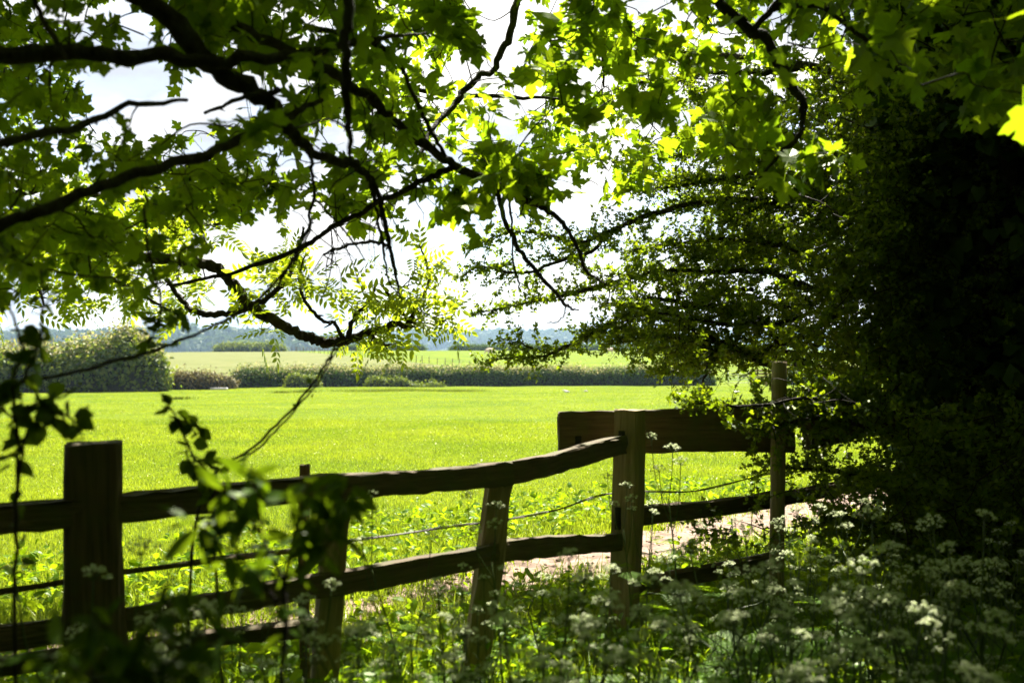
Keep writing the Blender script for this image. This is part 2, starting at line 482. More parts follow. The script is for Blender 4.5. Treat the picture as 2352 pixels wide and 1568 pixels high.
# ------------------------------------------------------------------ leaf templates (tip along +y, face +z)
def maple_leaf(fold=.10, curl=.22, roll=0.0):
    half = [(0.13, -0.07), (0.36, 0.03), (0.31, 0.13), (0.29, 0.22), (0.44, 0.28), (0.60, 0.50), (0.44, 0.52), (0.38, 0.60),
            (0.20, 0.50), (0.235, 0.66), (0.29, 0.72), (0.15, 0.83)]
    out = [(0, 0)] + half + [(0, 1.05)] + [(-x * rng.uniform(.94, 1.06), y) for x, y in half[::-1]]
    out = np.array(out)
    n = len(out)
    rad = np.hypot(out[:, 0], out[:, 1] - 0.3)
    z = fold * np.abs(out[:, 0]) - curl * rad**2 + roll * out[:, 0] * out[:, 1]
    v = np.column_stack([out, z])
    v = np.vstack([v, [0, 0.30, 0.0]])
    f = [[n, i, (i + 1) % n] for i in range(n)]
    # stalk of the leaf
    k = len(v)
    v = np.vstack([v, [[-0.012, 0.0, 0], [0.012, 0.0, 0], [0.01, -0.55, 0.10], [-0.01, -0.55, 0.10]]])
    f += [[k, k + 1, k + 2], [k, k + 2, k + 3]]
    return v, np.array(f)
def simple_leaf(w=0.5, bend=0.25, n=3):
    """an oval pointed leaf folded along its midrib"""
    ys = np.linspace(0, 1, n + 2)
    v = [(0, 0, 0)]
    for y in ys[1:-1]:
        ww = w * 0.5 * (sin(pi * y**0.8)) ** 0.8
        z = -bend * y * y
        v += [(-ww, y, z + 0.12 * ww), (0, y, z), (ww, y, z + 0.12 * ww)]
    v += [(0, 1, -bend)]
    f = [(0, 2, 1), (0, 3, 2)]
    for i in range(n - 1):
        a = 1 + 3 * i; b = a + 3
        f += [(a, a + 1, b + 1), (a, b + 1, b), (a + 1, a + 2, b + 2), (a + 1, b + 2, b + 1)]
    a = 1 + 3 * (n - 1); e = a + 3
    f += [(a, a + 1, e), (a + 1, a + 2, e)]
    return np.array(v, float), np.array(f)
def hawthorn_leaf():
    out = np.array([(0, 0), (0.16, 0.22), (0.42, 0.42), (0.34, 0.60), (0.16, 0.62), (0.22, 0.88), (0, 1.0), (-0.22, 0.88), (-0.16, 0.62), (-0.34, 0.60), (-0.42, 0.42), (-0.16, 0.22)])
    v = np.column_stack([out, 0.18 * np.abs(out[:, 0]) - 0.12 * out[:, 1]**2])
    v = np.vstack([v, [0, 0.5, -0.04]])
    n = len(out)
    f = np.array([[n, i, (i + 1) % n] for i in range(n)])
    return v, f
def ivy_leaf():
    out = np.array([(0, 0), (0.3, -0.1), (0.5, 0.25), (0.3, 0.55), (0, 1.0), (-0.3, 0.55), (-0.5, 0.25), (-0.3, -0.1)])
    v = np.column_stack([out, -0.2 * out[:, 0]**2 - 0.1 * out[:, 1]**2]); v = np.vstack([v, [0, 0.3, 0.02]])
    return v, np.array([[8, i, (i + 1) % 8] for i in range(8)])
def ash_leaf():
    lv, lf = simple_leaf(0.40, 0.18, 2)
    V, Fc, k = [], [], 0
    V.append(np.array([(-0.006, 0, 0), (0.006, 0, 0), (0.005, 0.86, -0.1), (-0.005, 0.86, -0.1)])); Fc.append(np.array([(0, 1, 2), (0, 2, 3)])); k = 4
    def put(y, ang, s):
        nonlocal k
        c, q = cos(ang), sin(ang)
        R = np.array([[c, q, 0], [-q, c, 0], [0, 0, 1]])
        v = lv * s @ R.T + np.array([0, y, -0.11 * y * y])
        V.append(v); Fc.append(lf + k); k += len(v)
    for i, y in enumerate((0.26, 0.44, 0.62, 0.78)):
        for s in (-1, 1):
            put(y, s * rng.uniform(0.85, 1.15), 0.33 - 0.02 * i)
    put(0.86, 0, 0.34)
    return np.vstack(V), np.vstack(Fc)
MAPLES = [maple_leaf(.10, .22, 0), maple_leaf(-.12, .34, .25), maple_leaf(.28, .10, -.2), maple_leaf(.05, .48, .1)]
MAPLE, HAW, IVY, ASH = MAPLES[0], hawthorn_leaf(), ivy_leaf(), ash_leaf()
OVAL, LANCE, ROUND = simple_leaf(0.55, 0.3, 3), simple_leaf(0.34, 0.35, 3), simple_leaf(0.85, 0.25, 3)
QUAD = (np.array([(-0.5, 0, 0), (0.5, 0.1, 0.12), (0.4, 0.9, -0.1), (-0.45, 1, 0.1)]), np.array([(0, 1, 2), (0, 2, 3)]))

def leaves_at(mb, T, pos, size, up=0.7, spread=0.8, out=None, tipdown=0.4):
    n = len(pos)
    nrm = np.array([0, 0, up]) + rnd(n, spread)
    tip = rnd(n, 1.0) + np.array([0, 0, -tipdown * 2])
    if out is not None: tip = tip + out * 1.4
    scatter(mb, T[0], T[1], pos, frames(nrm, tip), size)

class Branching:
    """a tree skeleton: traced limbs first, then twigs that each reach from the nearest wood to a spray of leaves"""
    def __init__(s, cap=60000):
        s.nodes = np.zeros((cap, 3)); s.nn = 0
    def push(s, pts):
        k = len(pts); s.nodes[s.nn:s.nn + k] = pts; s.nn += k
    def nearest(s, p):
        d = np.sum((s.nodes[:s.nn] - p)**2, 1)
        i = int(np.argmin(d)); return s.nodes[i].copy(), math.sqrt(d[i])

def limb_pts(pix, n=6):
    """(px, py, distance, radius in px) rows to a smooth 3-D limb with radii in metres"""
    a = np.array([[*P(p[0], p[1], p[2]), p[3] / F * p[2]] for p in pix])
    c = catmull(a, n)
    k = np.minimum(c[:, 3:4] * .28 + .0015, .009)
    w = np.repeat(rng.normal(0, 1, (len(c) // 2 + 2, 3)), 2, 0)[:len(c)] * .6 + rng.normal(0, .5, (len(c), 3))
    c[1:-1, :3] += (w * k)[1:-1]
    return c[:, :3], np.maximum(c[:, 3] * rng.uniform(.88, 1.12, len(c)), 0.0012)

def in_poly(poly, x, y):
    poly = np.asarray(poly, float); n = len(poly)
    r = np.zeros(len(x), bool); j = n - 1
    for i in range(n):
        xi, yi = poly[i]; xj, yj = poly[j]
        c = ((yi > y) != (yj > y)) & (x < (xj - xi) * (y - yi) / (yj - yi + 1e-9) + xi)
        r ^= c; j = i
    return r
def fill(poly, d0, d1, n):
    """n points spread evenly through the volume behind a picture outline between two distances"""
    poly = np.asarray(poly, float)
    lo, hi = poly.min(0), poly.max(0); o = np.zeros((0, 3))
    while len(o) < n:
        x = rng.uniform(lo[0], hi[0], 4 * n); y = rng.uniform(lo[1], hi[1], 4 * n)
        k = in_poly(poly, x, y); x, y = x[k], y[k]
        d = (rng.uniform(d0**3, d1**3, len(x)))**(1 / 3)
        o = np.vstack([o, np.stack([(x - 1176) / F * d, d, CAM_Z - (y - 795) / F * d], -1)])
    return o[:n]

# ------------------------------------------------------------------ far hills and their woods
def ridge(xs, prof, d):
    px = np.asarray(xs) / d * F + 1176
    return CAM_Z + (795 - np.interp(px, [p[0] for p in prof], [p[1] for p in prof])) / F * d
def hill(name, x0, x1, d, depth, prof, treeh, mat):
    xs = np.linspace(x0, x1, 90); ys = np.linspace(d - depth, d + depth, 24)
    def zf(X, Y):
        top = ridge(X, prof, d) - treeh * 0.8
        s = np.cos(np.clip((Y - d) / depth, -1, 1) * pi / 2)**0.8
        return -10.5 + (top + 10.5) * s
    grid(name, xs, ys, zf, mat)
    return zf
M['hill'] = surf_mat('hill_grass', [(0.05, 0.08, 0.02), (0.09, 0.12, 0.035)], (1, 1, 1), 0.02, 6, 0.9, 0.0)
PROF1 = [(-600, 772), (0, 772), (380, 769), (470, 765), (560, 766), (640, 770), (700, 777), (800, 787), (900, 797), (1000, 803)]
PROF2 = [(600, 795), (760, 785), (850, 781), (880, 770), (1000, 767), (1150, 767), (1260, 767), (1400, 768), (1500, 771), (1700, 776), (2000, 772), (2600, 770)]
zf1 = hill('hill', -780, -60, 950, 200, PROF1, 11, M['hill'])
zf2 = hill('hill', -420, 1100, 1750, 330, PROF2, 14, M['hill'])
def wood(name, label, zf, x0, x1, d, depth, sp, size, thin):
    nx, ny = int((x1 - x0) / sp), int(depth * 1.15 / sp)
    X, Y = np.meshgrid(np.linspace(x0, x1, nx), np.linspace(d - depth, d + depth * 0.15, ny))
    X = (X + rng.uniform(-.5, .5, X.shape) * sp).ravel(); Y = (Y + rng.uniform(-.5, .5, Y.shape) * sp).ravel()
    Z = zf(X, Y)
    g = np.sin(X * 0.013 + 2) * np.sin(Y * 0.021 + X * 0.004) + 0.5 * np.sin(X * 0.034)
    k = (g < thin) & (Z > -8)
    X, Y, Z = X[k], Y[k], Z[k]
    n = len(X); m = 42
    hgt = size * rng.uniform(0.5, 1.35, n)
    dirs = norm(rnd(n * m)).reshape(n, m, 3)
    dirs[..., 2] = np.abs(dirs[..., 2]) * 1.0 - 0.15
    lump = 1 + 0.25 * rng.normal(0, 1, (n, m, 1)) * 0.6
    pos = np.stack([X, Y, Z + hgt * 0.45], -1)[:, None, :] + dirs * lump * (hgt[:, None, None] * np.array([0.52, 0.52, 0.56]))
    pos = pos.reshape(-1, 3)
    nr = dirs.reshape(-1, 3) + rnd(n * m, 0.35)
    mb = MB()
    scatter(mb, QUAD[0] - np.array([0, .5, 0]), QUAD[1], pos, frames(nr, rnd(n * m)), np.repeat(hgt, m) * rng.uniform(0.28, 0.5, n * m))
    return tag(mb.obj(name, M['wood'], smooth=False), label, 'woodland', kind='stuff')
wood('hillside_wood', 'dark bluish wood covering the nearer hill on the left', zf1, -760, -80, 950, 200, 9.5, 11, 2.0)
wood('hillside_wood', 'pale hazy wood covering the long farther hill', zf2, -400, 1000, 1750, 330, 15, 15, 0.75)

# ------------------------------------------------------------------ hedges and bushes
def leafy_mass(surface_pts, normals, mb, size, T=OVAL, jit=0.12, sz=(0.7, 1.3)):
    n = len(surface_pts)
    pos = surface_pts + rnd(n, jit) * (1 + 1.6 * (rng.random((n, 1)) < .15))
    nrm = normals + rnd(n, 0.8)
    scatter(mb, T[0], T[1], pos, frames(nrm, rnd(n) + np.array([0, 0, -.3])), size * rng.uniform(sz[0], sz[1], n))

def hedge(name, label, line, height, width, dens, leaf, mat, top_rag=0.12, T=OVAL, group=None, cat='hedge', tops=0.0):
    """a hedge along a ground polyline: twig-dark body, leafy skin"""
    ln = catmull(np.array([(*p, 0.0) for p in line]), 12)[:, :2]
    seg = np.hypot(*np.diff(ln, axis=0).T); s = np.concatenate([[0], np.cumsum(seg)]); Lg = s[-1]
    t = thing(name, label, cat, (float(ln[:, 0].mean()), float(ln[:, 1].mean()), float(gz(ln[:, 0].mean(), ln[:, 1].mean()))), group)
    def at(u):
        x = np.interp(u, s, ln[:, 0]); y = np.interp(u, s, ln[:, 1])
        dx = np.gradient(np.interp(s, s, ln[:, 0]), s); dy = np.gradient(np.interp(s, s, ln[:, 1]), s)
        tx = np.interp(u, s, dx); ty = np.interp(u, s, dy); l = np.hypot(tx, ty)
        return x, y, -ty / l, tx / l
    hf = height if callable(height) else (lambda u: np.full_like(u, height, dtype=float))
    wob = lambda u: 1 + top_rag * (np.sin(u * 1.1) * 0.4 + np.sin(u * 2.7 + 1) * 0.3 + np.sin(u * 0.37 + 2) * 0.5)
    endf = lambda u: np.clip(np.minimum(u, Lg - u) / (width * 0.6), 0.02, 1)**0.4
    # body
    us = np.linspace(0, Lg, max(8, int(Lg / 0.5))); x, y, nx, ny = at(us)
    h = hf(us) * wob(us) * endf(us) * (.68 if tops else 1) - leaf * 0.8; w = width * 0.5 * endf(us) - leaf * 0.7
    ang = np.linspace(0, pi, 9)
    rows = []
    for i in range(len(us)):
        g = float(gz(x[i], y[i])) - 0.05
        cs = np.sign(np.cos(ang)) * np.abs(np.cos(ang))**0.6 * max(w[i], .05); sn = np.abs(np.sin(ang))**0.6 * max(h[i], .05)
        rows.append(np.column_stack([x[i] + nx[i] * cs, y[i] + ny[i] * cs, g + sn]))
    v = np.vstack(rows); m = 9
    i = np.arange(len(us) - 1)[:, None] * m + np.arange(m - 1)[None, :]
    q = np.stack([i, i + 1, i + m + 1, i + m], -1).reshape(-1, 4)
    e0 = np.array([[0, k + 1, k] for k in range(1, m - 1)]); e1 = e0 + (len(us) - 1) * m
    MB().add(v, q, np.vstack([e0, e1])).obj('branches', M['core'], t)
    # leaves
    area = Lg * (2 * (hf(us).mean()) + width)
    n = int(area * dens)
    u = rng.uniform(0, Lg, n); x, y, nx, ny = at(u)
    a = rng.uniform(0, pi, n)
    h = hf(u) * wob(u) * endf(u); w = width * 0.5 * endf(u)
    depth = (1 - np.abs(rng.normal(0, 0.06, n))) * (np.where(np.sin(a) > .6, .8, 1) if tops else 1)
    cs = np.sign(np.cos(a)) * np.abs(np.cos(a))**0.6 * w * depth; sn = np.abs(np.sin(a))**0.6 * h * depth
    pos = np.column_stack([x + nx * cs, y + ny * cs, gz(x, y) + sn])
    nrm = np.column_stack([nx * np.cos(a), ny * np.cos(a), np.sin(a) + 0.2])
    mb = MB(); leafy_mass(pos, nrm, mb, leaf, T, leaf * 0.6)
    mb.obj('leaves', mat, t, smooth=False)
    if tops:
        # loose young shoots above the clipped body, paler for the sun on top
        n2 = int(Lg * width * dens * 1.5 * tops); u2 = rng.uniform(0, Lg, n2); x2, y2, nx2, ny2 = at(u2)
        a2 = np.arccos(rng.uniform(-.97, .97, n2)); h2 = hf(u2) * wob(u2) * endf(u2); w2 = width * 0.5 * endf(u2)
        lvl = (.66 - .12 * np.sin(u2 * .7) * np.sin(u2 * .23 + 1)) + np.abs(rng.normal(0, .2, n2))
        ok = lvl < 1.06; cs2 = np.cos(a2) * w2 * 1.02
        pos2 = np.column_stack([x2 + nx2 * cs2, y2 + ny2 * cs2, gz(x2, y2) + np.minimum(lvl, np.abs(np.sin(a2))**.5 * 1.06) * h2])[ok]
        mb = MB(); leafy_mass(pos2, np.tile([0, -.2, .6], (len(pos2), 1)), mb, leaf * .8, T, leaf * .5)
        o = mb.obj('sunlit_growth', M['sunlit_top'], t, smooth=False); o['label'] = 'new growth along the top, sunlight put into its pale colour'
    return t

def gp(px, d):     # ground point seen at picture column px at distance d
    return ((px - 1176) / F * d, d)
hedge('field_hedge', 'long clipped hedge crossing the far side of the sunny field', [gp(525, 66.4), gp(800, 71), gp(1200, 75), gp(1640, 76)], 1.55, 1.7, 260, 0.15, M['hedge'], 0.11, tops=.9)
hedge('hedgerow_bush', 'tall rounded hawthorn hedge block at the left edge of the field', [gp(-260, 53), gp(0, 55), gp(200, 57), gp(385, 58.5)],
      lambda u: np.interp(u, [0, 8, 11, 14, 17], [3.0, 3.1, 4.0, 4.3, 3.6]), 3.6, 150, 0.24, M['scrub'], 0.17, tops=.45)
hedge('bramble_patch', 'low reddish brown bramble patch between the tall hedge block and clipped hedge', [gp(375, 61), gp(450, 62), gp(540, 64)], 1.2, 1.5, 260, 0.14, M['bramble'], 0.2, cat='bramble', tops=.4)
hedge('nettle_patch', 'pale green nettle clump growing at the foot of the clipped hedge', [gp(655, 66.3), gp(710, 67), gp(735, 67.4)], 0.55, 0.7, 320, 0.13, M['scrub'], 0.8, cat='nettles')
hedge('nettle_patch', 'long low nettle bank with white flowers under the clipped hedge', [gp(840, 69.4), gp(900, 69.8), gp(1020, 71.3)], 0.42, 0.8, 320, 0.13, M['scrub'], 0.9, cat='nettles')
hedge('field_hedge', 'short hedge beyond the metal field gate at the right', [gp(1790, 77), gp(1900, 78), gp(2250, 80)], 1.55, 1.6, 220, 0.15, M['hedge'], 0.06, tops=.7)
hedge('crest_thicket', 'rounded grey green thicket on the crest of the pale meadow', [gp(497, 205), gp(570, 203), gp(655, 203)], 1.7, 5, 60, 0.34, M['scrub'], 0.14, cat='thicket')
hedge('crest_hedge', 'dark level hedge on the crest directly behind the far wire fence', [gp(765, 206), gp(870, 206), gp(978, 206)], 1.15, 2.4, 80, 0.28, M['hedge'], 0.05)
hedge('crest_hedge', 'longest dark hedge on the crest beyond the grazing sheep', [gp(1033, 206), gp(1250, 207), gp(1500, 208), gp(1760, 209)], 1.1, 2.4, 80, 0.28, M['hedge'], 0.06)

# ------------------------------------------------------------------ far wire fence, field gate, sheep, stones
def far_fence():
    a, b = np.array(FA), np.array(FB); n = 38
    c = (a + b) / 2
    t = thing('wire_fence', 'far wire fence of thin stakes dividing pale meadow from green pasture', 'fence', (float(c[0]), float(c[1]), float(gz(*c))))
    tops = []
    for i in range(n):
        p = a + (b - a) * i / (n - 1) + rng.normal(0, 0.12, 2)
        z = float(gz(*p)); h = 0.9 * rng.uniform(0.85, 1.12); lean = rng.normal(0, 0.03, 2)
        mb = MB(); tube(mb, [(p[0], p[1], z - .1), (p[0] + lean[0] * .5, p[1] + lean[1] * .5, z + h / 2), (p[0] + lean[0], p[1] + lean[1], z + h)], [0.055, 0.05, 0.045], 6)
        mb.obj('post', M['rail'], t); tops.append((p[0], p[1], z))
    tops = np.array(tops)
    for hh in (0.35, 0.7):
        mb = MB(); tube(mb, tops + np.array([0, 0, hh]), 0.006, 4); mb.obj('wire', M['wire'], t)
far_fence()
def crest_fence():
    t = thing('wire_fence', 'short wire fence on the crest right of the rounded thicket', 'fence', (*gp(690, 208), float(gz(*gp(690, 208)))))
    pts = []
    for i in range(13):
        x, y = gp(652 + i * 9, 208); z = float(gz(x, y)); pts.append((x, y, z))
        mb = MB(); tube(mb, [(x, y, z), (x, y, z + .45), (x, y, z + 0.9 * rng.uniform(.85, 1.1))], 0.06, 6); mb.obj('post', M['rail'], t)
    mb = MB(); tube(mb, np.array(pts) + np.array([0, 0, .7]), 0.012, 4); mb.obj('wire', M['wire'], t)
crest_fence()

def box(mb, c, s, R=np.eye(3), bev=0.0):
    x, y, z = np.array(s) / 2
    if bev <= 0:
        v = np.array([(a, b, d) for d in (-z, z) for a, b in ((-x, -y), (x, -y), (x, y), (-x, y))])
        f = np.array([(0, 3, 2, 1), (4, 5, 6, 7), (0, 1, 5, 4), (1, 2, 6, 5), (2, 3, 7, 6), (3, 0, 4, 7)])
        mb.add(v @ R.T + c, f)
    else:
        raise ValueError
def field_gate():
    x, y = gp(1672, 74.5); z = float(gz(x, y))
    t = thing('field_gate', 'pale metal five bar gate in the gap right of the long clipped hedge', 'gate', (x, y, z))
    w = 1.55
    for k in range(5):
        mb = MB(); tube(mb, [(x, y, z + .25 + k * .22), (x + w / 2, y + .05, z + .25 + k * .22), (x + w, y + .1, z + .25 + k * .22)], 0.02, 6); mb.obj('bar', M['metal'], t)
    for k in (0, 0.5, 1):
        mb = MB(); tube(mb, [(x + w * k, y + .1 * k, z + .1), (x + w * k, y + .1 * k, z + .6), (x + w * k, y + .1 * k, z + 1.16)], 0.025, 6); mb.obj('upright', M['metal'], t)
    t2 = thing('plank_fence', 'grey plank fence panel between the metal gate and right hedge', 'fence', (x + w + .1, y, z))
    for k in range(5):
        mb = MB(); box(mb, np.array([x + w + .15 + 1.2, y + .1, z + .22 + k * .23]), (2.4, .04, .15)); mb.obj('board', M['post'], t2)
    for k in range(3):
        mb = MB(); box(mb, np.array([x + w + .2 + 1.15 * k, y + .19, z + .55]), (.11, .12, 1.3)); mb.obj('post', M['post'], t2)
field_gate()

def sheep(px, d, face, label, s=1.0):
    x, y = gp(px, d); z = float(gz(x, y))
    t = thing('sheep', label, 'sheep', (x, y, z), 'sheep grazing on the far pasture')
    def pt(a, b, c): return (x + face * a * s, y + b * s, z + c * s)
    body = [pt(-.62, 0, .62), pt(-.5, 0, .66), pt(-.2, 0, .68), (pt(.2, 0, .68)), pt(.45, 0, .68), pt(.62, 0, .70), pt(.75, 0, .62), pt(.86, 0, .42), pt(.95, 0, .26), pt(1.0, 0, .2)]
    mb = MB(); tube(mb, catmull(body, 3), np.interp(np.linspace(0, 9, 28), range(10), np.array([.1, .24, .3, .31, .28, .2, .13, .1, .08, .03]) * s), 12, 0.03)
    for a in (-.42, .42):
        for b in (-.14, .14):
            tube(mb, [pt(a, b, .55), pt(a - .02, b, .3), pt(a, b, 0)], np.array([.1, .055, .045]) * s, 7)
    for b in (-.11, .11):
        tube(mb, [pt(.84, b * .6, .5), pt(.82, b * 1.4, .48), pt(.83, b * 1.8, .44)], np.array([.03, .03, .01]) * s, 5)
    mb.obj('fleece', M['wool'], t)
sheep(1128, 166, -1, 'pinkish cream sheep grazing alone in the middle of the far pasture', 1.15)
sheep(1400, 172, 1, 'cream sheep grazing just above the hedge among the hawthorn twigs', 1.1)
sheep(1733, 160, -1, 'cream sheep grazing in the gap between hawthorn and round stake', 1.1)
def stone(px, d, s, label):
    x, y = gp(px, d); v, f = blob_template(2)
    mb = MB().add(v * np.array([s, s * .7, s * .5]) + np.array([x, y, float(gz(x, y)) + s * .25]), f)
    tag(mb.obj('stone', M['stone']), label, 'stone', 'pale stones lying in the field')
stone(1303, 54, .16, 'largest pale stone lying in the grass before the clipped hedge')
stone(1296, 60, .13, 'small pale stone lying closest to the clipped hedge')
stone(1346, 57, .12, 'small pale stone lying apart on the right of three stones')
x_, y_ = gp(503, 61.5)
mb = MB(); box(mb, np.array([x_, y_, float(gz(x_, y_)) + .07]), (1.0, .3, .14)); tag(mb.obj('stone_trough', M['stone']), 'low pale trough at the foot of the bramble patch', 'trough')

# ------------------------------------------------------------------ the post and rail fence
def bar(p0, p1, w, h, n=14, rough=0.007, taper=1.0, sag=0.0, endcut=0.0):
    """hewn timber between two points; returns mesh in a frame whose z runs along the piece, and its matrix"""
    p0, p1 = np.array(p0, float), np.array(p1, float)
    Lg = np.linalg.norm(p1 - p0); z = (p1 - p0) / Lg
    up = np.array([0, 0, 1.0]) if abs(z[2]) < .8 else np.array([0, 1.0, 0])
    x = norm(np.cross(up, z)); y = np.cross(z, x)
    c = 0.16
    prof = np.array([(-.5 + c * .6, -.5), (.5 - c * .6, -.5), (.5, -.5 + c), (.5, .5 - c), (.5 - c * .6, .5), (-.5 + c * .6, .5), (-.5, .5 - c), (-.5, -.5 + c)])
    prof = np.vstack([prof[i] * (1 - k) + prof[(i + 1) % 8] * k for i in range(8) for k in (0, .5)])
    m = len(prof); rows = []
    ph = rng.uniform(0, 6, 4)
    jit = rng.normal(0, rough * 0.5, (m, 2))
    for i in range(n):
        u = i / (n - 1); k = 1 + (taper - 1) * u
        k2 = k * (1 + 0.04 * sin(u * 7 + ph[0]))
        off = np.array([rough * sin(u * 5 + ph[1]) * 1.2, rough * sin(u * 4 + ph[2]) * 1.2 - sag * sin(pi * u)])
        pr = prof * np.array([w * k2, h * k2]) + jit + rng.normal(0, rough * 0.35, (m, 2)) + off
        zz = np.full(m, u * Lg)
        if i in (0, n - 1): zz = zz + rng.normal(0, rough * .5, m) + endcut * pr[:, 1]
        rows.append(np.column_stack([pr, zz]))
    v = np.vstack(rows + [[[0, 0, 0]], [[0, 0, Lg]]])
    i = np.arange(n - 1)[:, None] * m + np.arange(m)[None, :]; j = np.arange(n - 1)[:, None] * m + (np.arange(m)[None, :] + 1) % m
    q = np.stack([i, j, j + m, i + m], -1).reshape(-1, 4)
    k = np.arange(m); e = (n - 1) * m
    mb = MB().add(v, q, np.stack([np.full(m, n * m), (k + 1) % m, k], -1), np.stack([np.full(m, n * m + 1), e + k, e + (k + 1) % m], -1))
    from mathutils import Matrix
    Mx = Matrix(((x[0], y[0], z[0], p0[0]), (x[1], y[1], z[1], p0[1]), (x[2], y[2], z[2], p0[2]), (0, 0, 0, 1)))
    return mb, Mx
def put_bar(name, parent, mat, *a, label=None, spin=0.0, **k):
    from mathutils import Matrix
    mb, Mx = bar(*a, **k)
    me = mb.mesh(name, mat)
    me.polygons.foreach_set('use_smooth', np.zeros(len(me.polygons), bool))
    o = bpy.data.objects.new(name, me); C.objects.link(o); o.parent = parent
    o.matrix_local = Matrix.Translation(-parent.location) @ Mx @ Matrix.Rotation(spin, 4, 'Z')
    if label: o['label'] = label
    return o
fence = thing('post_and_rail_fence', 'old wooden post and rail fence running along the edge of the field', 'fence', (0.0, 4.7, 0.0))
put_bar('post', fence, M['rail'], (-1.43, 3.5, -.3), (-1.468, 3.5, 1.262), .187, .17, spin=0.36, label='thick square post standing at the left in timber darkened for shade')  # the darker rail timber puts this post's shade into its colour
put_bar('post', fence, M['post'], (-.80, 3.96, -.2), (-.67, 3.95, 1.06), .105, .085, spin=0.3, label='slim leaning post under the joint of the rails')
put_bar('post', fence, M['post'], (-.235, 4.46, -.2), (-.045, 4.45, 1.015), .105, .09, spin=0.3, label='slim leaning post in the middle of the fence')
put_bar('post', fence, M['post'], (.612, 5.5, -.3), (.648, 5.5, 1.25), .145, .13, spin=-0.55, rough=.005, label='tall squared gate post with mortise holes')
def hpt(px, py, d): return tuple(P(px, py, d))
put_bar('rail', fence, M['rail'], hpt(-300, 1205, 3.15), hpt(775, 1120, 3.86), .075, .092, sag=.01, n=26)
put_bar('rail', fence, M['rail'], hpt(765, 1122, 3.87), hpt(1172, 1085, 4.36), .07, .094, n=18, sag=-.004)
put_bar('rail', fence, M['rail'], hpt(1150, 1084, 4.36), hpt(1432, 1022, 5.42), .065, .09, n=16)
put_bar('rail', fence, M['rail'], hpt(-300, 1505, 3.2), hpt(600, 1372, 3.75), .06, .088, n=20)
put_bar('rail', fence, M['rail'], hpt(590, 1371, 3.75), hpt(1140, 1268, 4.40), .06, .09, n=20, label='lower rail mossy in the middle')
put_bar('rail', fence, M['rail'], hpt(1130, 1268, 4.42), hpt(1425, 1240, 5.46), .055, .085, n=16)
put_bar('rail', fence, M['rail'], hpt(1462, 1188, 5.56), hpt(1800, 1143, 6.35), .05, .098, n=16)
put_bar('rail', fence, M['rail'], hpt(1790, 1143, 6.35), hpt(2150, 1078, 8.0), .05, .10, n=16)
put_bar('rail', fence, M['rail'], hpt(1462, 1352, 5.56), hpt(1790, 1277, 6.4), .05, .09, n=14)
put_bar('rail', fence, M['rail'], hpt(-300, 1560, 3.3), hpt(760, 1440, 4.0), .045, .06, n=14)
put_bar('beam', fence, M['rail'], hpt(1283, 993, 5.75), hpt(1822, 986, 5.95), .06, .235, n=24, taper=1.17, rough=.007, label='deep heavy timber beam fixed behind the gate post')
put_bar('beam', fence, M['rail'], hpt(1850, 982, 6.15), hpt(2300, 895, 8.6), .06, .26, n=18, rough=.006, label='second deep beam receding under the hawthorn')
mb = MB(); tube(mb, np.linspace(P(1790, 830, 5.72), P(1782, 1480, 5.72), 12) , .043, 12, .02); o = mb.obj('post', M['post'], fence); o['label'] = 'tall round stake under the hawthorn'
# dark blocks in place of the shaded mortise holes in the gate post
mb = MB(); box(mb, np.array([0, 0, 0]), (.035, .012, .13)); 
for (px, py) in ((1419, 1190), (1428, 1010)):
    mb = MB(); a = radians(-32); R = np.array([[cos(a), -sin(a), 0], [sin(a), cos(a), 0], [0, 0, 1]])
    box(mb, P(px, py, 5.415), (.03, .02, .12 if py > 1100 else .1), R); mb.obj('mortise', M['core'], fence)

mb = MB(); box(mb, P(1328, 1012, 5.73), (.035, .03, .055)); mb.obj('mortise', M['core'], fence)  # dark block for the shade inside the beam's notch
# stock wire behind the fence
wf = thing('barbed_wire_fence', 'rusty barbed wire strand strung behind the wooden fence', 'wire', (-.9, 4.25, 0))
put_bar('stake', wf, M['rail'], hpt(700, 1600, 4.25), hpt(699, 1066, 4.25), .038, .038, rough=.003)
w1 = catmull([P(-300, 1410, 3.3), P(0, 1357, 3.5), P(300, 1308, 3.8), P(690, 1258, 4.23), P(1000, 1215, 4.8), P(1250, 1178, 5.4), P(1410, 1132, 5.75), P(1600, 1127, 6.1), P(1772, 1088, 6.35), P(1960, 1075, 7.0), P(2200, 1045, 8)], 8)
mb = MB(); tube(mb, w1, 0.0035, 5)
tube(mb, w1 + np.array([0, 0.004, 0.004]) + 0.003 * np.sin(np.arange(len(w1)))[:, None], 0.003, 5)
L_ = np.concatenate([[0], np.cumsum(np.linalg.norm(np.diff(w1, axis=0), axis=1))])
for s_ in np.arange(.1, L_[-1], .11):
    c_ = np.array([np.interp(s_, L_, w1[:, k]) for k in range(3)])
    for _ in range(2):
        q = rnd(1)[0]; q = q / np.linalg.norm(q) * .014
        tube(mb, [c_ - q, c_, c_ + q], .0016, 3)
mb.obj('strand', M['wire'], wf)
mb = MB(); tube(mb, np.vstack([P(-300, 1412, 3.32), P(0, 1360, 3.5), P(300, 1311, 3.8), P(690, 1262, 4.2)]), .011, 6); mb.obj('rail', M['rail'], wf)

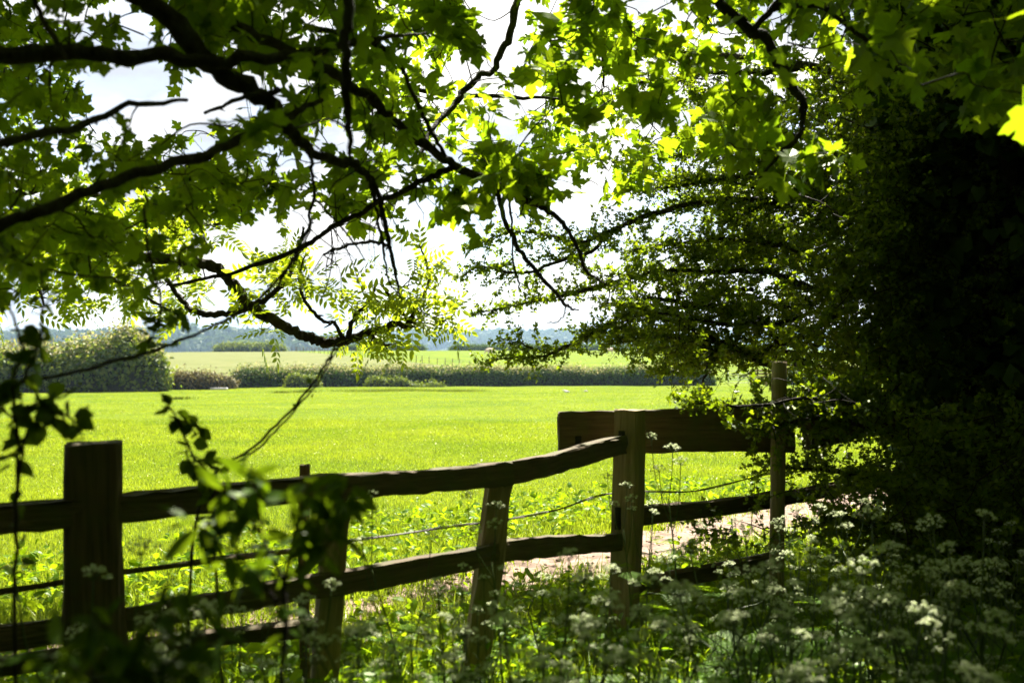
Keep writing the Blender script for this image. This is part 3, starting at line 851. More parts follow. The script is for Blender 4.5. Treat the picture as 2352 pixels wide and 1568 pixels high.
# ------------------------------------------------------------------ trees
SUNWARD = -np.array(_dir)
FLECKS = [P(1830, 1180, 4.9), P(1945, 1215, 4.8), P(1785, 1210, 4.8), P(1500, 1185, 4.9), P(1640, 1330, 4.6), P(1500, 1340, 4.7), P(1830, 1320, 4.5),
          P(980, 1450, 4.3), P(1130, 1400, 4.6), P(900, 1390, 4.8), P(1240, 1400, 4.7), P(1300, 1330, 4.9), P(520, 1470, 4.0), P(1180, 1090, 4.4), P(1420, 1020, 5.3), P(1000, 1300, 4.2), P(560, 1170, 1.75), P(2318, 40, 2.7), P(2350, 245, 2.7), P(1890, 348, 4.1)]
FLECKS += [P(*q) for q in [(700, 1500, 3.6), (820, 1460, 4.4), (880, 1530, 3.6), (960, 1380, 4.9), (1040, 1480, 4.2), (1060, 1350, 4.9), (1150, 1500, 3.8), (1220, 1340, 5.0), (1260, 1470, 4.2), (1340, 1400, 4.6), (1380, 1520, 3.6), (1600, 1420, 4.0), (1700, 1350, 4.5), (1900, 1330, 4.4), (620, 1400, 4.6), (1430, 1150, 5.45)]]
def open_to_sun(p, r, which=None):
    """False where a point would shade one of the sunlit places seen on the bank"""
    p = np.atleast_2d(p); ok = np.ones(len(p), bool)
    for i, q in enumerate(FLECKS if which is None else which):
        v = p - q; t = v @ SUNWARD
        ok &= (np.linalg.norm(v - t[:, None] * SUNWARD, axis=1) > r * (1.5 if i < 3 else 1)) | (t < .1)
    return ok
def maple():
    t = thing('maple_tree', 'broad maple with lobed bright green leaves hanging over the fence', 'tree', (-3.0, 2.9, 0))
    br = Branching()
    mb = MB()
    trunk = catmull([(-3.0, 2.9, -.1), (-2.98, 2.88, .8), (-2.92, 2.9, 1.8), (-2.8, 2.95, 2.7), (-2.55, 3.0, 3.6), (-2.3, 2.9, 4.6), (-2.1, 2.8, 5.8), (-2.0, 2.7, 7.4)], 6)
    tube(mb, trunk, np.interp(np.arange(len(trunk)), [0, 6, 24, len(trunk) - 1], [.36, .28, .2, .05]), 14, .05)
    mb.obj('trunk', M['bark'], t); br.push(trunk)
    A = [
     [(-900, 60, 2.95, 34), (-400, 110, 2.95, 30), (0, 122, 2.95, 27), (200, 128, 2.95, 22), (420, 140, 3.0, 19), (640, 130, 3.1, 13), (760, 108, 3.3, 10), (900, 85, 3.6, 5), (980, 75, 3.8, 2)],
     [(-300, -420, 3.0, 46), (100, -200, 3.0, 40), (270, -50, 3.0, 36), (400, 60, 3.1, 31), (520, 170, 3.2, 28), (620, 235, 3.3, 22), (655, 295, 3.4, 16), (720, 350, 3.6, 13), (780, 372, 3.7, 13), (835, 390, 3.8, 10), (868, 450, 3.85, 8), (890, 530, 3.9, 6), (905, 610, 4.0, 4.5), (918, 676, 4.0, 2)],
     [(540, 60, 3.3, 16), (640, 105, 3.6, 14), (740, 150, 3.8, 13), (830, 210, 4.0, 13), (900, 275, 4.2, 13), (960, 325, 4.35, 13), (1040, 380, 4.5, 12), (1120, 415, 4.6, 11), (1180, 445, 4.65, 10), (1245, 475, 4.7, 8), (1300, 520, 4.75, 5), (1330, 580, 4.8, 4.5), (1345, 620, 4.8, 4), (1385, 648, 4.85, 2)],
     [(1142, 428, 4.6, 6), (1150, 470, 4.6, 6), (1168, 525, 4.62, 5.5), (1205, 592, 4.65, 5), (1250, 642, 4.68, 4.5), (1290, 690, 4.7, 4), (1308, 705, 4.7, 3.5), (1330, 712, 4.72, 1.5)],
     [(1168, 445, 4.65, 3), (1176, 510, 4.66, 3), (1178, 590, 4.67, 2.5), (1190, 645, 4.68, 2.5), (1196, 668, 4.68, 1.2)],
     [(1298, 703, 4.7, 2), (1296, 722, 4.7, 1.6), (1280, 740, 4.7, 1.4), (1255, 742, 4.7, 1)],
     [(-400, 640, 2.5, 20), (-60, 540, 2.5, 16), (130, 466, 2.6, 15), (315, 396, 2.8, 13), (490, 350, 3.0, 12), (595, 292, 3.2, 11), (660, 270, 3.3, 9), (740, 230, 3.5, 5)],
     [(400, 655, 4.95, 4), (530, 628, 4.85, 5), (690, 570, 4.75, 6), (760, 522, 4.7, 6), (850, 475, 4.62, 6.5), (940, 430, 4.55, 7), (1010, 397, 4.5, 8), (1045, 382, 4.5, 9)],
     [(1205, -120, 6.2, 13), (1195, -20, 6.0, 11), (1170, 80, 5.8, 10), (1130, 162, 5.7, 8), (1100, 175, 5.6, 8), (1050, 230, 5.5, 8), (1000, 290, 5.3, 6), (965, 360, 5.1, 4), (950, 420, 5.0, 2)],
     [(700, 60, 4.0, 7), (820, 90, 4.1, 6), (905, 130, 4.2, 5), (960, 240, 4.3, 4.5), (1000, 320, 4.4, 4.5), (1038, 378, 4.5, 4)],
     [(800, 170, 6.5, 6), (1000, 215, 6.8, 6), (1130, 222, 7.0, 5), (1300, 228, 7.1, 3)],
     [(1450, -260, 3.6, 22), (1560, -110, 3.9, 18), (1635, -10, 4.1, 15), (1723, 64, 4.2, 14), (1771, 112, 4.2, 13), (1811, 188, 4.25, 11), (1843, 236, 4.25, 10), (1843, 272, 4.25, 7), (1835, 312, 4.28, 6), (1795, 352, 4.3, 5), (1743, 412, 4.35, 3)],
     [(1730, 70, 4.2, 8), (1790, 0, 4.1, 8), (1850, -90, 3.9, 9)],
     [(1775, 22, 4.15, 7), (1880, 15, 4.1, 6), (1960, 70, 4.1, 5), (2030, 130, 4.1, 4), (2090, 180, 4.1, 2)],
     [(780, -260, 2.5, 16), (800, -20, 2.6, 13), (794, 120, 2.6, 11), (800, 260, 2.65, 9), (806, 370, 2.7, 4)],
     [(660, 300, 3.45, 5), (705, 345, 3.5, 4.5), (716, 400, 3.5, 4), (720, 452, 3.5, 4), (700, 540, 3.55, 4), (640, 655, 3.6, 3), (600, 700, 3.6, 2)],
     [(720, 452, 3.5, 3), (780, 520, 3.5, 3), (815, 560, 3.5, 2.5), (838, 600, 3.5, 1.5)],
     [(742, 585, 4.0, 3), (800, 562, 4.0, 4), (850, 555, 3.95, 4), (892, 562, 3.9, 4)],
     [(845, 395, 3.8, 5), (862, 470, 3.8, 4), (880, 560, 3.8, 3.5), (892, 640, 3.85, 2.5), (925, 690, 3.9, 1.5)],
     [(-200, 400, 2.3, 14), (-20, 330, 2.4, 11), (150, 300, 2.6, 9), (300, 240, 2.8, 7), (430, 230, 3.0, 4)],
     [(470, 260, 3.1, 4), (560, 225, 3.2, 6), (640, 205, 3.3, 8)],
     [(60, -60, 2.4, 8), (95, 40, 2.5, 7), (150, 130, 2.7, 6)],
     [(1500, -160, 6.5, 9), (1420, 0, 6.6, 7), (1390, 120, 6.6, 5), (1386, 200, 6.6, 2)],
     [(1190, 440, 4.65, 2), (1200, 470, 4.66, 2), (1190, 500, 4.66, 1.4), (1185, 490, 4.66, 1)],
    ]
    for pix in A:
        p, r = limb_pts(pix, 7)
        r = np.where(r > .012, .012 + (r - .012) * .72, r)
        mb = MB(); tube(mb, p, r, 9, .07)
        # knots and bud spurs along the thin wood
        for i in range(2, len(p) - 1, 3):
            if r[i] < .02:
                q = norm(rnd(1)[0] + np.array([0, 0, -.3])) * rng.uniform(.008, .03)
                tube(mb, [p[i], p[i] + q * .6, p[i] + q], [r[i] * .6, r[i] * .45, .0012], 4)
        mb.obj('branch', M['bark'], t)
        br.push(np.vstack([p[:-1] * (1 - k) + p[1:] * k for k in (0, .25, .5, .75)]))
    bare = tw = MB()
    for _ in range(70):
        c = P(rng.uniform(560, 1010), rng.uniform(240, 520), rng.uniform(3.7, 4.8)); q, dist = br.nearest(c)
        if dist > .5: continue
        v = rnd(1)[0] * .35 + np.array([rng.normal(0, .3), 0, -.8 if rng.random() < .6 else .35]); v = norm(v) * rng.uniform(.08, .34)
        pts = catmull([q, q + v * .4 + rnd(1)[0] * .012, q + v * .75 + rnd(1)[0] * .02, q + v + rnd(1)[0] * .02], 3)
        tube(bare, pts, np.linspace(.0032, .0011, len(pts)), 4)
        for i in range(2, len(pts) - 1, 2):
            w = norm(rnd(1)[0]) * .012; tube(bare, [pts[i], pts[i] + w], [.0018, .0009], 3)
    # sprays of leaves: (outline, nearest, farthest, how many)
    regs = [
     ([(-150, -200), (250, -200), (250, 0), (330, 130), (170, 170), (-150, 170)], 2.8, 6.0, 84),
     ([(350, -200), (620, -200), (620, 120), (380, 150)], 3.0, 6.0, 130),
     ([(-150, 150), (180, 160), (200, 320), (330, 340), (640, 200), (620, 330), (560, 400), (380, 520), (200, 620), (-150, 620)], 3.2, 6.6, 290),
     ([(-150, 200), (620, 200), (560, 380), (200, 600), (-150, 600)], 2.2, 3.2, 7),
     ([(-150, 520), (230, 520), (260, 640), (150, 715), (-150, 730)], 2.3, 3.6, 13),
     ([(180, 500), (420, 450), (460, 560), (430, 640), (200, 680)], 2.8, 4.2, 12),
     ([(560, -200), (860, -200), (860, 200), (760, 270), (600, 200)], 3.2, 6.8, 88),
     ([(860, -200), (1110, -200), (1090, 60), (1050, 240), (930, 330), (830, 250)], 4.0, 8.0, 92),
     ([(1180, -200), (1500, -200), (1480, 250), (1350, 380), (1130, 380), (1040, 330), (1050, 220), (1190, 140)], 4.4, 8.8, 200),
     ([(1500, -200), (1950, -200), (1900, 120), (1760, 100), (1640, 160), (1500, 120)], 3.8, 7.0, 90),
     ([(1880, -200), (2500, -200), (2500, 150), (2200, 240), (1950, 200)], 3.2, 6.0, 100),
     ([(1480, 200), (1800, 190), (1850, 330), (1700, 340), (1480, 300)], 4.1, 7.5, 46),
     ([(560, 360), (680, 360), (700, 440), (640, 470), (560, 440)], 4.4, 5.4, 11),
     ([(380, 400), (570, 390), (580, 480), (400, 500)], 4.6, 6.4, 34),
     ([(740, 370), (880, 370), (900, 450), (830, 500), (740, 470)], 4.4, 5.8, 24),
     ([(900, 370), (1010, 400), (980, 450), (900, 460)], 4.6, 5.2, 7),
     ([(1030, 405), (1100, 410), (1095, 450), (1035, 455)], 4.4, 4.8, 5),
     ([(1090, 350), (1240, 350), (1330, 420), (1240, 430), (1120, 400)], 4.4, 5.4, 14),
     ([(1300, 330), (1500, 330), (1500, 420), (1420, 470), (1340, 430)], 5.2, 8.4, 28),
     ([(770, 180), (1000, 240), (960, 320), (830, 320), (690, 280)], 4.6, 7.4, 24),
     ([(1700, 330), (1870, 300), (1930, 370), (1800, 390)], 4.0, 4.6, 7),
     ([(2230, -40), (2352, -60), (2370, 60), (2280, 90)], 2.6, 3.0, 2),
     ([(2320, 200), (2420, 200), (2420, 290), (2330, 290)], 2.6, 3.0, 2),
    ]
    cen = np.vstack([fill(p, a, b, n) for p, a, b, n in regs])
    # keep the sky openings the canopy has
    px, py = proj(cen)
    holes = [(262, 245, 55, 48), (40, 300, 25, 22), (140, 420, 30, 25), (210, 370, 22, 22), (30, 460, 22, 26), (470, 190, 22, 18), (100, 580, 28, 28), (330, 600, 26, 20), (520, 30, 20, 22), (880, 60, 26, 22), (960, 130, 22, 20), (800, 210, 26, 18), (1400, 200, 22, 18), (1240, 250, 20, 16), (1300, 360, 18, 26), (290, 50, 42, 40), (1150, 110, 55, 75), (1660, 90, 45, 45), (1560, 170, 50, 35), (610, 250, 30, 25)]
    keep = np.ones(len(cen), bool)
    for hx, hy, rx, ry in holes:
        keep &= ((px - hx) / rx)**2 + ((py - hy) / ry)**2 > 1
    cen = cen[keep & open_to_sun(cen, .17)]
    d0 = np.array([br.nearest(c)[1] for c in cen])
    lf = MB()
    LP, LS, LO = [], [], []
    for c in cen[np.argsort(d0)]:
        q, dist = br.nearest(c)
        v = c - q
        mid1 = q + v * .35 + rnd(1)[0] * dist * .10 + np.array([0, 0, .05 * dist]); mid2 = q + v * .7 + rnd(1)[0] * dist * .10 + np.array([0, 0, .04 * dist])
        tip = c + norm(v + np.array([0, 0, -.25 * dist])) * rng.uniform(.06, .22)
        pts = catmull([q, mid1, mid2, c, tip], 4)
        r0 = min(.009, .0028 + dist * .005)
        tube(tw, pts, np.linspace(r0, .0013, len(pts)), 5)
        br.push(pts[2:])
        # leaves in pairs along the outer part of the twig
        n = int(rng.integers(7, 13)); k = rng.uniform(.45, 1.0, n)**.8 * (len(pts) - 1)
        pp = np.column_stack([np.interp(k, np.arange(len(pts)), pts[:, j]) for j in range(3)])
        o_ = rnd(n); o_[:, 2] -= .5; o_ = norm(o_)
        sz = rng.uniform(.055, .125, n) * (.7 if c[1] < 3.3 else 1) * (.68 if c[0] < -1.0 else 1)
        LP.append(pp + o_ * (sz * .55)[:, None]); LS.append(sz); LO.append(o_)
    LP, LS, LO = np.vstack(LP), np.concatenate(LS), np.vstack(LO)
    k = open_to_sun(LP, .15); LP, LS, LO = LP[k], LS[k], LO[k]
    for i in range(4):
        leaves_at(lf, MAPLES[i], LP[i::4], LS[i::4], .6, .75, LO[i::4], .45)
    # single sunny leaves
    for (a, b, d, s) in [(1890, 348, 4.1, .155), (1690, 140, 4.1, .15), (700, 120, 2.9, .07), (712, 140, 2.9, .07), (1140, 395, 4.4, .17), (660, 440, 4.3, .15), (500, 470, 4.4, .15), (2318, 40, 2.7, .13), (2350, 245, 2.7, .12), (880, 400, 4.3, .13), (1740, 300, 4.2, .15)]:
        leaves_at(lf, MAPLE, P(a, b, d)[None], np.array([s]), .3, .3, np.array([[0.1, -.5, -.7]]), .6)
    # the rest of the crown, above and behind the viewer, unseen and shaped to shade the bank
    upc = []
    while len(upc) < 1850:
        p = rng.uniform([-7.5, -5.0, 3.2], [4.8, 8.6, 9.5])
        e = ((p[0] + 1.6) / 6.2)**2 + ((p[1] - 2.0) / 6.6)**2 + ((p[2] - 4.6) / 4.9)**2
        if e > 1: continue
        y_edge = 6.2 + 1.3 * min(1, max(0, -p[0] - .2)) + 0.25 * (p[2] - 3.2) - 0.25 * max(0, p[0]) + 2.8 * min(1, max(0, (p[0] - 1.6) * 2))
        if p[1] > y_edge: continue
        if p[1] > .3:
            ax, ay = proj(p)
            if ay[0] > -240 and -300 < ax[0] < 2650: continue
        elif p[2] < 3.0: continue
        upc.append(p)
    left = rng.uniform([-5.5, 2.5, 3.3], [-.7, 8.6, 7.0], (2600, 3))  # extra unseen leaves added to darken the left canopy
    ax, ay = proj(left); left = left[(ay < -200) | (ax < -250)][:480]
    right = rng.uniform([1.7, 4.2, 3.4], [4.6, 8.0, 7.0], (2600, 3))  # more unseen leaves, added to shade the upper right
    ax, ay = proj(right); right = right[ay < -160][:260]
    upc = np.vstack([np.array(upc), left, right]); upc = upc[open_to_sun(upc, .3)]
    n = 14
    pp = np.repeat(upc, n, 0) + rnd(len(upc) * n, .22); pp = pp[open_to_sun(pp, .16)]
    leaves_at(lf, IVY, pp, rng.uniform(.13, .2, len(pp)), .8, .6, rnd(len(pp)), .25)
    d0 = np.array([br.nearest(c)[1] for c in upc])
    for c in upc[np.argsort(d0)][::3]:
        q, dist = br.nearest(c); v = c - q
        pts = catmull([q, q + v * .5 + rnd(1)[0] * dist * .12, c], 3)
        tube(tw, pts, np.linspace(min(.03, .006 + dist * .01), .003, len(pts)), 5); br.push(pts[1:])
    tw.obj('twigs', M['twig'], t)
    lf.obj('crown', M['maple'], t, smooth=False)
maple()

def ash():
    t = thing('ash_tree', 'ash with a low bowed limb and feathery yellow green leaves', 'tree', (-5.0, 7.3, 0))
    br = Branching(); mb = MB()
    trunk = catmull([(-5.0, 7.3, -.1), (-4.95, 7.3, 1.2), (-4.8, 7.25, 2.6), (-4.7, 7.2, 4.5), (-4.9, 7.2, 7)], 6)
    tube(mb, trunk, np.linspace(.24, .1, len(trunk)), 12, .05); mb.obj('trunk', M['bark'], t); br.push(trunk)
    A = [
     [(-360, 520, 7.2, 24), (-100, 500, 7.0, 20), (150, 555, 6.8, 17), (300, 585, 6.7, 15), (420, 600, 6.6, 13), (500, 620, 6.5, 13), (540, 660, 6.45, 13), (570, 700, 6.4, 12), (640, 740, 6.35, 12), (700, 772, 6.3, 11), (745, 785, 6.3, 11), (790, 784, 6.3, 10), (850, 762, 6.3, 9), (905, 748, 6.3, 8), (950, 744, 6.3, 7), (985, 746, 6.3, 3)],
     [(380, 640, 6.5, 5), (410, 680, 6.5, 6), (445, 716, 6.45, 7), (500, 720, 6.4, 7), (560, 712, 6.4, 7), (610, 686, 6.4, 6), (660, 640, 6.4, 5), (690, 560, 6.45, 4), (696, 520, 6.45, 2)],
     [(790, 782, 6.3, 6), (770, 745, 6.3, 4), (740, 735, 6.3, 4), (700, 690, 6.3, 4), (686, 640, 6.3, 3), (700, 590, 6.3, 2)],
     [(800, 778, 6.3, 7), (812, 730, 6.3, 5), (850, 690, 6.3, 4), (862, 650, 6.3, 2)],
     [(940, 742, 6.3, 6), (958, 700, 6.3, 5), (985, 655, 6.3, 4), (978, 600, 6.3, 3), (962, 560, 6.3, 1.5)],
     [(945, 742, 6.3, 5), (915, 710, 6.3, 4), (885, 665, 6.3, 3), (880, 650, 6.3, 2)],
     [(965, 745, 6.3, 4), (1000, 745, 6.3, 3), (1025, 735, 6.3, 2)],
     [(850, 765, 6.3, 4), (870, 790, 6.3, 3), (900, 790, 6.3, 2)],
     [(-60, 470, 7, 9), (120, 430, 6.9, 8), (300, 470, 6.8, 6), (420, 520, 6.7, 5), (520, 510, 6.6, 3), (570, 500, 6.6, 1.5)],
     [(100, 540, 6.8, 7), (220, 620, 6.7, 6), (330, 680, 6.6, 4), (400, 720, 6.6, 2)],
     [(50, 540, 6.8, 7), (80, 640, 6.7, 5), (100, 700, 6.6, 2)],
    ]
    for pix in A:
        p, r = limb_pts(pix, 7); mb = MB(); tube(mb, p, r, 8, .06)
        for i in range(2, len(p) - 1, 2):
            q = norm(rnd(1)[0] + np.array([0, 0, .4])) * rng.uniform(.015, .05)
            tube(mb, [p[i], p[i] + q * .6, p[i] + q], [r[i] * .7, r[i] * .5, .002], 5)
        mb.obj('branch', M['bark'], t)
        br.push(np.vstack([p[:-1] * (1 - k) + p[1:] * k for k in (0, .33, .66)]))
    regs = [([(580, 600), (640, 570), (690, 520), (730, 560), (750, 640), (700, 680), (610, 670)], 6.0, 6.8, 15),
            ([(750, 680), (800, 655), (890, 650), (900, 740), (780, 770), (750, 720)], 6.0, 6.7, 12),
            ([(900, 640), (950, 560), (1010, 600), (1060, 690), (1030, 740), (930, 730)], 6.0, 6.7, 16),
            ([(800, 770), (920, 765), (910, 800), (820, 800)], 6.1, 6.6, 5),
            ([(-60, 480), (300, 470), (520, 480), (530, 540), (500, 640), (420, 740), (330, 745), (120, 720), (-60, 720)], 6.3, 7.4, 80),
            ([(480, 660), (640, 690), (700, 760), (600, 770), (500, 730)], 6.2, 6.6, 4)]
    cen = np.vstack([fill(*a) for a in regs])
    tw, lf = MB(), MB()
    d0 = np.array([br.nearest(c)[1] for c in cen])
    for c in cen[np.argsort(d0)]:
        q, dist = br.nearest(c); v = c - q
        pts = catmull([q, q + v * .5 + rnd(1)[0] * dist * .1 + np.array([0, 0, -.05 * dist]), c], 4)
        tube(tw, pts, np.linspace(min(.008, .003 + dist * .005), .0018, len(pts)), 5); br.push(pts[1:])
        n = int(rng.integers(4, 7))
        o_ = norm(rnd(n) + np.array([0, 0, .1])) 
        leaves_at(lf, ASH, np.repeat(c[None], n, 0) + rnd(n, .03), rng.uniform(.15, .25, n), .7, .65, o_ * 1.5, .15)
    tw.obj('twigs', M['twig'], t); lf.obj('crown', M['ash'], t, smooth=False)
ash()

def hawthorn():
    t = thing('hawthorn_tree', 'dense small leaved hawthorn reaching low branches over the fence', 'tree', (3.3, 7.5, 0))
    br = Branching(120000)
    for k, pts in enumerate([[(3.3, 7.5, -.1), (3.25, 7.5, .8), (3.1, 7.4, 1.7), (2.9, 7.3, 2.4), (2.7, 7.3, 3.4), (2.6, 7.3, 5)], [(3.35, 7.5, -.1), (3.6, 7.4, 1.0), (3.7, 7.2, 2.2), (3.8, 7.2, 3.6), (3.8, 7.3, 5.4)], [(3.3, 7.4, 0), (3.15, 7.1, .9), (3.2, 6.7, 1.8), (3.2, 6.4, 2.8), (3.0, 6.2, 4.0)]]):
        p = catmull(pts, 7); mb = MB(); tube(mb, p, np.linspace(.17, .04, len(p)), 10, .06); mb.obj('trunk', M['bark'], t); br.push(p)
    A = [
     [(2060, 690, 7.3, 14), (1990, 680, 7.2, 12), (1931, 666, 7.1, 11), (1863, 662, 7.1, 9), (1771, 626, 7.2, 8), (1723, 620, 7.3, 7), (1640, 625, 7.4, 6), (1540, 620, 7.5, 5), (1489, 626, 7.6, 5), (1439, 640, 7.6, 4.5), (1379, 656, 7.7, 4), (1319, 674, 7.7, 4), (1259, 686, 7.8, 3), (1199, 698, 7.8, 2.5), (1139, 710, 7.9, 2), (1095, 719, 7.9, 1)],
     [(2060, 520, 7.3, 12), (1900, 480, 7.3, 10), (1750, 462, 7.4, 8), (1620, 465, 7.5, 7), (1489, 494, 7.6, 6), (1389, 536, 7.7, 5.5), (1331, 558, 7.8, 4), (1280, 545, 7.8, 3), (1219, 532, 7.9, 2.5), (1169, 537, 7.9, 2), (1139, 542, 7.9, 1.6), (1085, 570, 8, 1)],
     [(1400, 530, 7.7, 4.5), (1359, 578, 7.7, 4), (1279, 600, 7.7, 4), (1229, 622, 7.8, 3.5), (1179, 626, 7.8, 3), (1139, 618, 7.8, 2.5), (1099, 612, 7.9, 2), (1057, 637, 7.9, 1)],
     [(1960, 700, 7.2, 9), (1807, 786, 7.0, 8), (1763, 746, 7.1, 7), (1715, 726, 7.2, 6), (1600, 700, 7.3, 6), (1540, 690, 7.4, 5), (1489, 687, 7.4, 5), (1440, 716, 7.4, 5), (1388, 750, 7.5, 4.5), (1318, 788, 7.5, 4), (1248, 818, 7.5, 3), (1160, 823, 7.6, 2), (1112, 835, 7.6, 1)],
     [(1640, 700, 7.3, 5), (1489, 720, 7.4, 5), (1399, 752, 7.5, 3), (1340, 770, 7.5, 2)],
     [(1260, 812, 7.5, 2.5), (1225, 800, 7.5, 2), (1195, 788, 7.5, 1.5), (1166, 781, 7.5, 1)],
     [(1850, 830, 6.8, 8), (1763, 838, 6.9, 7), (1700, 805, 7.0, 6), (1667, 790, 7.1, 5), (1600, 780, 7.2, 4), (1500, 775, 7.3, 3), (1400, 790, 7.4, 2)],
     [(1710, 740, 7.1, 4), (1699, 770, 7.1, 4), (1651, 822, 7.1, 3), (1591, 832, 7.1, 2)],
     [(1630, 810, 6.4, 2.5), (1622, 850, 6.3, 3), (1614, 885, 6.2, 3), (1618, 925, 6.1, 2.5), (1622, 950, 6.1, 1.5)],
     [(1900, 600, 7.2, 8), (1780, 560, 7.3, 6), (1650, 550, 7.5, 5), (1550, 560, 7.6, 4), (1450, 575, 7.7, 2)],
     [(2000, 380, 7.2, 10), (1850, 370, 7.3, 8), (1720, 400, 7.4, 6), (1600, 420, 7.5, 4), (1480, 440, 7.6, 2)],
     [(2050, 250, 7.3, 11), (1950, 170, 7.6, 10), (1760, 142, 8.0, 8), (1640, 125, 8.4, 7), (1500, 121, 8.8, 6), (1330, 118, 9.0, 5)],
     [(1860, 150, 7.9, 8), (1760, 165, 8.0, 7), (1620, 168, 8.2, 5), (1540, 190, 8.4, 4), (1440, 188, 8.6, 3)],
     [(2100, 960, 6.2, 7), (1950, 925, 5.7, 5), (1850, 915, 5.5, 4), (1760, 930, 5.45, 3.5), (1680, 933, 5.4, 3), (1620, 929, 5.4, 2), (1578, 926, 5.4, 1)],
     [(2050, 1000, 6.0, 5), (1900, 960, 5.6, 4), (1790, 975, 5.5, 3), (1720, 985, 5.45, 1.5)],
     [(2100, 1130, 6.6, 6), (1980, 1095, 6.4, 5), (1900, 1080, 6.3, 4), (1830, 1075, 6.2, 3), (1760, 1060, 6.1, 1.5)],
     [(2150, 1260, 6.3, 5), (2060, 1240, 6.1, 4), (1980, 1210, 6.0, 3), (1900, 1200, 5.9, 2), (1850, 1205, 5.9, 1)],
    ]
    for j in range(36):
        x0, y0 = rng.uniform(1650, 2000), 260 + 600 * (j + rng.random()) / 36; d0 = rng.uniform(6.9, 8.8)
        ln = rng.uniform(120, 430) * (.8 if x0 < 1800 else 1); dy = rng.normal(0, 60); cv = rng.normal(0, 18)
        if x0 - ln < 1400 and y0 + dy < 480: ln = x0 - 1420
        A.append([(x0, y0, d0, 5), (x0 - ln * .35 + rng.normal(0, 12), y0 + dy * .3 + cv, d0 + rng.normal(0, .12), 4), (x0 - ln * .7 + rng.normal(0, 12), y0 + dy * .75 + cv, d0 + rng.normal(0, .2), 3), (x0 - ln, y0 + dy, d0 + rng.normal(0, .25), 1)])
    tw, lf = MB(), MB()
    LP, LO = [], []
    def twig(p, d, L_, r0):
        if not open_to_sun(p[None] , .15)[0]: return
        d = norm(d); pts = catmull([p, p + d * L_ * .5 + rnd(1)[0] * L_ * .1, p + d * L_ + rnd(1)[0] * L_ * .14], 3)
        tube(tw, pts, np.linspace(r0, .0012, len(pts)), 4)
        m = max(3, int(L_ / .022)); n = m * 3
        k = np.repeat(np.linspace(.1, 1, m), 3) * (len(pts) - 1)
        pp = np.column_stack([np.interp(k, np.arange(len(pts)), pts[:, j]) for j in range(3)])
        o_ = norm(rnd(n) + d * .5); LP.append(pp + o_ * .008); LO.append(o_)
        return pts
    for pix in A:
        p, r = limb_pts(pix, 8); mb = MB(); tube(mb, p, r, 7, .06); mb.obj('branch', M['bark'], t)
        dens = np.vstack([p[:-1] * (1 - k) + p[1:] * k for k in (0, .33, .66)]); br.push(dens)
        Lc = np.concatenate([[0], np.cumsum(np.linalg.norm(np.diff(p, axis=0), axis=1))])
        tan = norm(np.gradient(p, axis=0))
        for s_ in np.concatenate([np.arange(Lc[-1] * .12, Lc[-1], .033), np.arange(Lc[-1] * .55, Lc[-1], .03)]):
            q = np.array([np.interp(s_, Lc, p[:, k]) for k in range(3)]); tg = np.array([np.interp(s_, Lc, tan[:, k]) for k in range(3)])
            u = s_ / Lc[-1]
            twig(q, tg * rng.uniform(.2, .9) + rnd(1)[0] * .75 + np.array([0, 0, .15]), rng.uniform(.08, .36) * (1.15 - .7 * u), .0025)
        twig(p[-1], tan[-1], .06, .002)
    masses = [([(1330, 560), (1500, 480), (1900, 420), (1950, 820), (1700, 800), (1520, 830), (1430, 800), (1560, 700), (1350, 680)], 6.9, 8.6, 80),
              ([(1430, 330), (1900, 250), (1950, 450), (1500, 490)], 7.2, 9.0, 40),
              ([(1560, 780), (1700, 830), (1720, 850), (1580, 850), (1400, 800)], 6.7, 7.4, 16),
              ([(1720, 900), (2000, 860), (2050, 970), (1900, 985), (1740, 990)], 5.3, 6.2, 56),
              ([(1850, 250), (2080, 250), (2100, 920), (1900, 900), (1820, 780)], 6.0, 7.4, 260),
              ([(1900, 1060), (2060, 1050), (2060, 1110), (1900, 1110)], 5.9, 6.6, 10),
              ([(1850, 1150), (2080, 1110), (2100, 1300), (1950, 1280)], 5.5, 6.4, 40),
              ([(1580, 1200), (1800, 1160), (1850, 1240), (1640, 1260)], 5.6, 6.2, 7),
              ([(1850, 150), (2420, 150), (2420, 1000), (2000, 1000), (1900, 650)], 6.2, 8.0, 520),
              ([(2060, 950), (2450, 950), (2450, 1330), (2080, 1300)], 5.2, 7.0, 300)]
    cen = np.vstack([fill(*a) for a in masses])
    d0 = np.array([br.nearest(c)[1] for c in cen])
    for c in cen[np.argsort(d0)]:
        q, dist = br.nearest(c); v = c - q
        if dist > .12:
            pts = catmull([q, q + v * .5 + rnd(1)[0] * dist * .12, c], 3)
            tube(tw, pts, np.linspace(min(.012, .003 + dist * .006), .002, len(pts)), 4); br.push(pts[1:])
        for _ in range(3):
            twig(c + rnd(1)[0] * .04, v + rnd(1)[0] * max(dist, .2) * np.array([1, 1, .6]), rng.uniform(.12, .3), .0025)
    LP, LO = np.vstack(LP), np.vstack(LO)
    ax, ay = proj(LP)
    k = open_to_sun(LP, .12) & ~((np.abs(ax - 1781) < 34) & (ay > 815) & (ay < 925) & (LP[:, 1] < 5.8)) & ~((ay > 862) & (ay < 935) & (ax > 1300) & (ax < 1745) & (LP[:, 1] > 6.2) & (rng.random(len(LP)) < .8)); LP, LO = LP[k], LO[k]
    leaves_at(lf, HAW, LP, rng.uniform(.022, .042, len(LP)), .7, .7, LO, .1)
    tw.obj('twigs', M['twig'], t); lf.obj('crown', M['haw'], t, smooth=False)
    print('hawthorn leaves', len(LP))
    # may blossom left on the shaded side
    fl = fill([(1750, 930), (2000, 900), (2050, 1050), (1800, 1040)], 5.15, 5.4, 9)
    mb = MB(); 
    pp = np.repeat(fl, 4, 0) + rnd(36, .012)
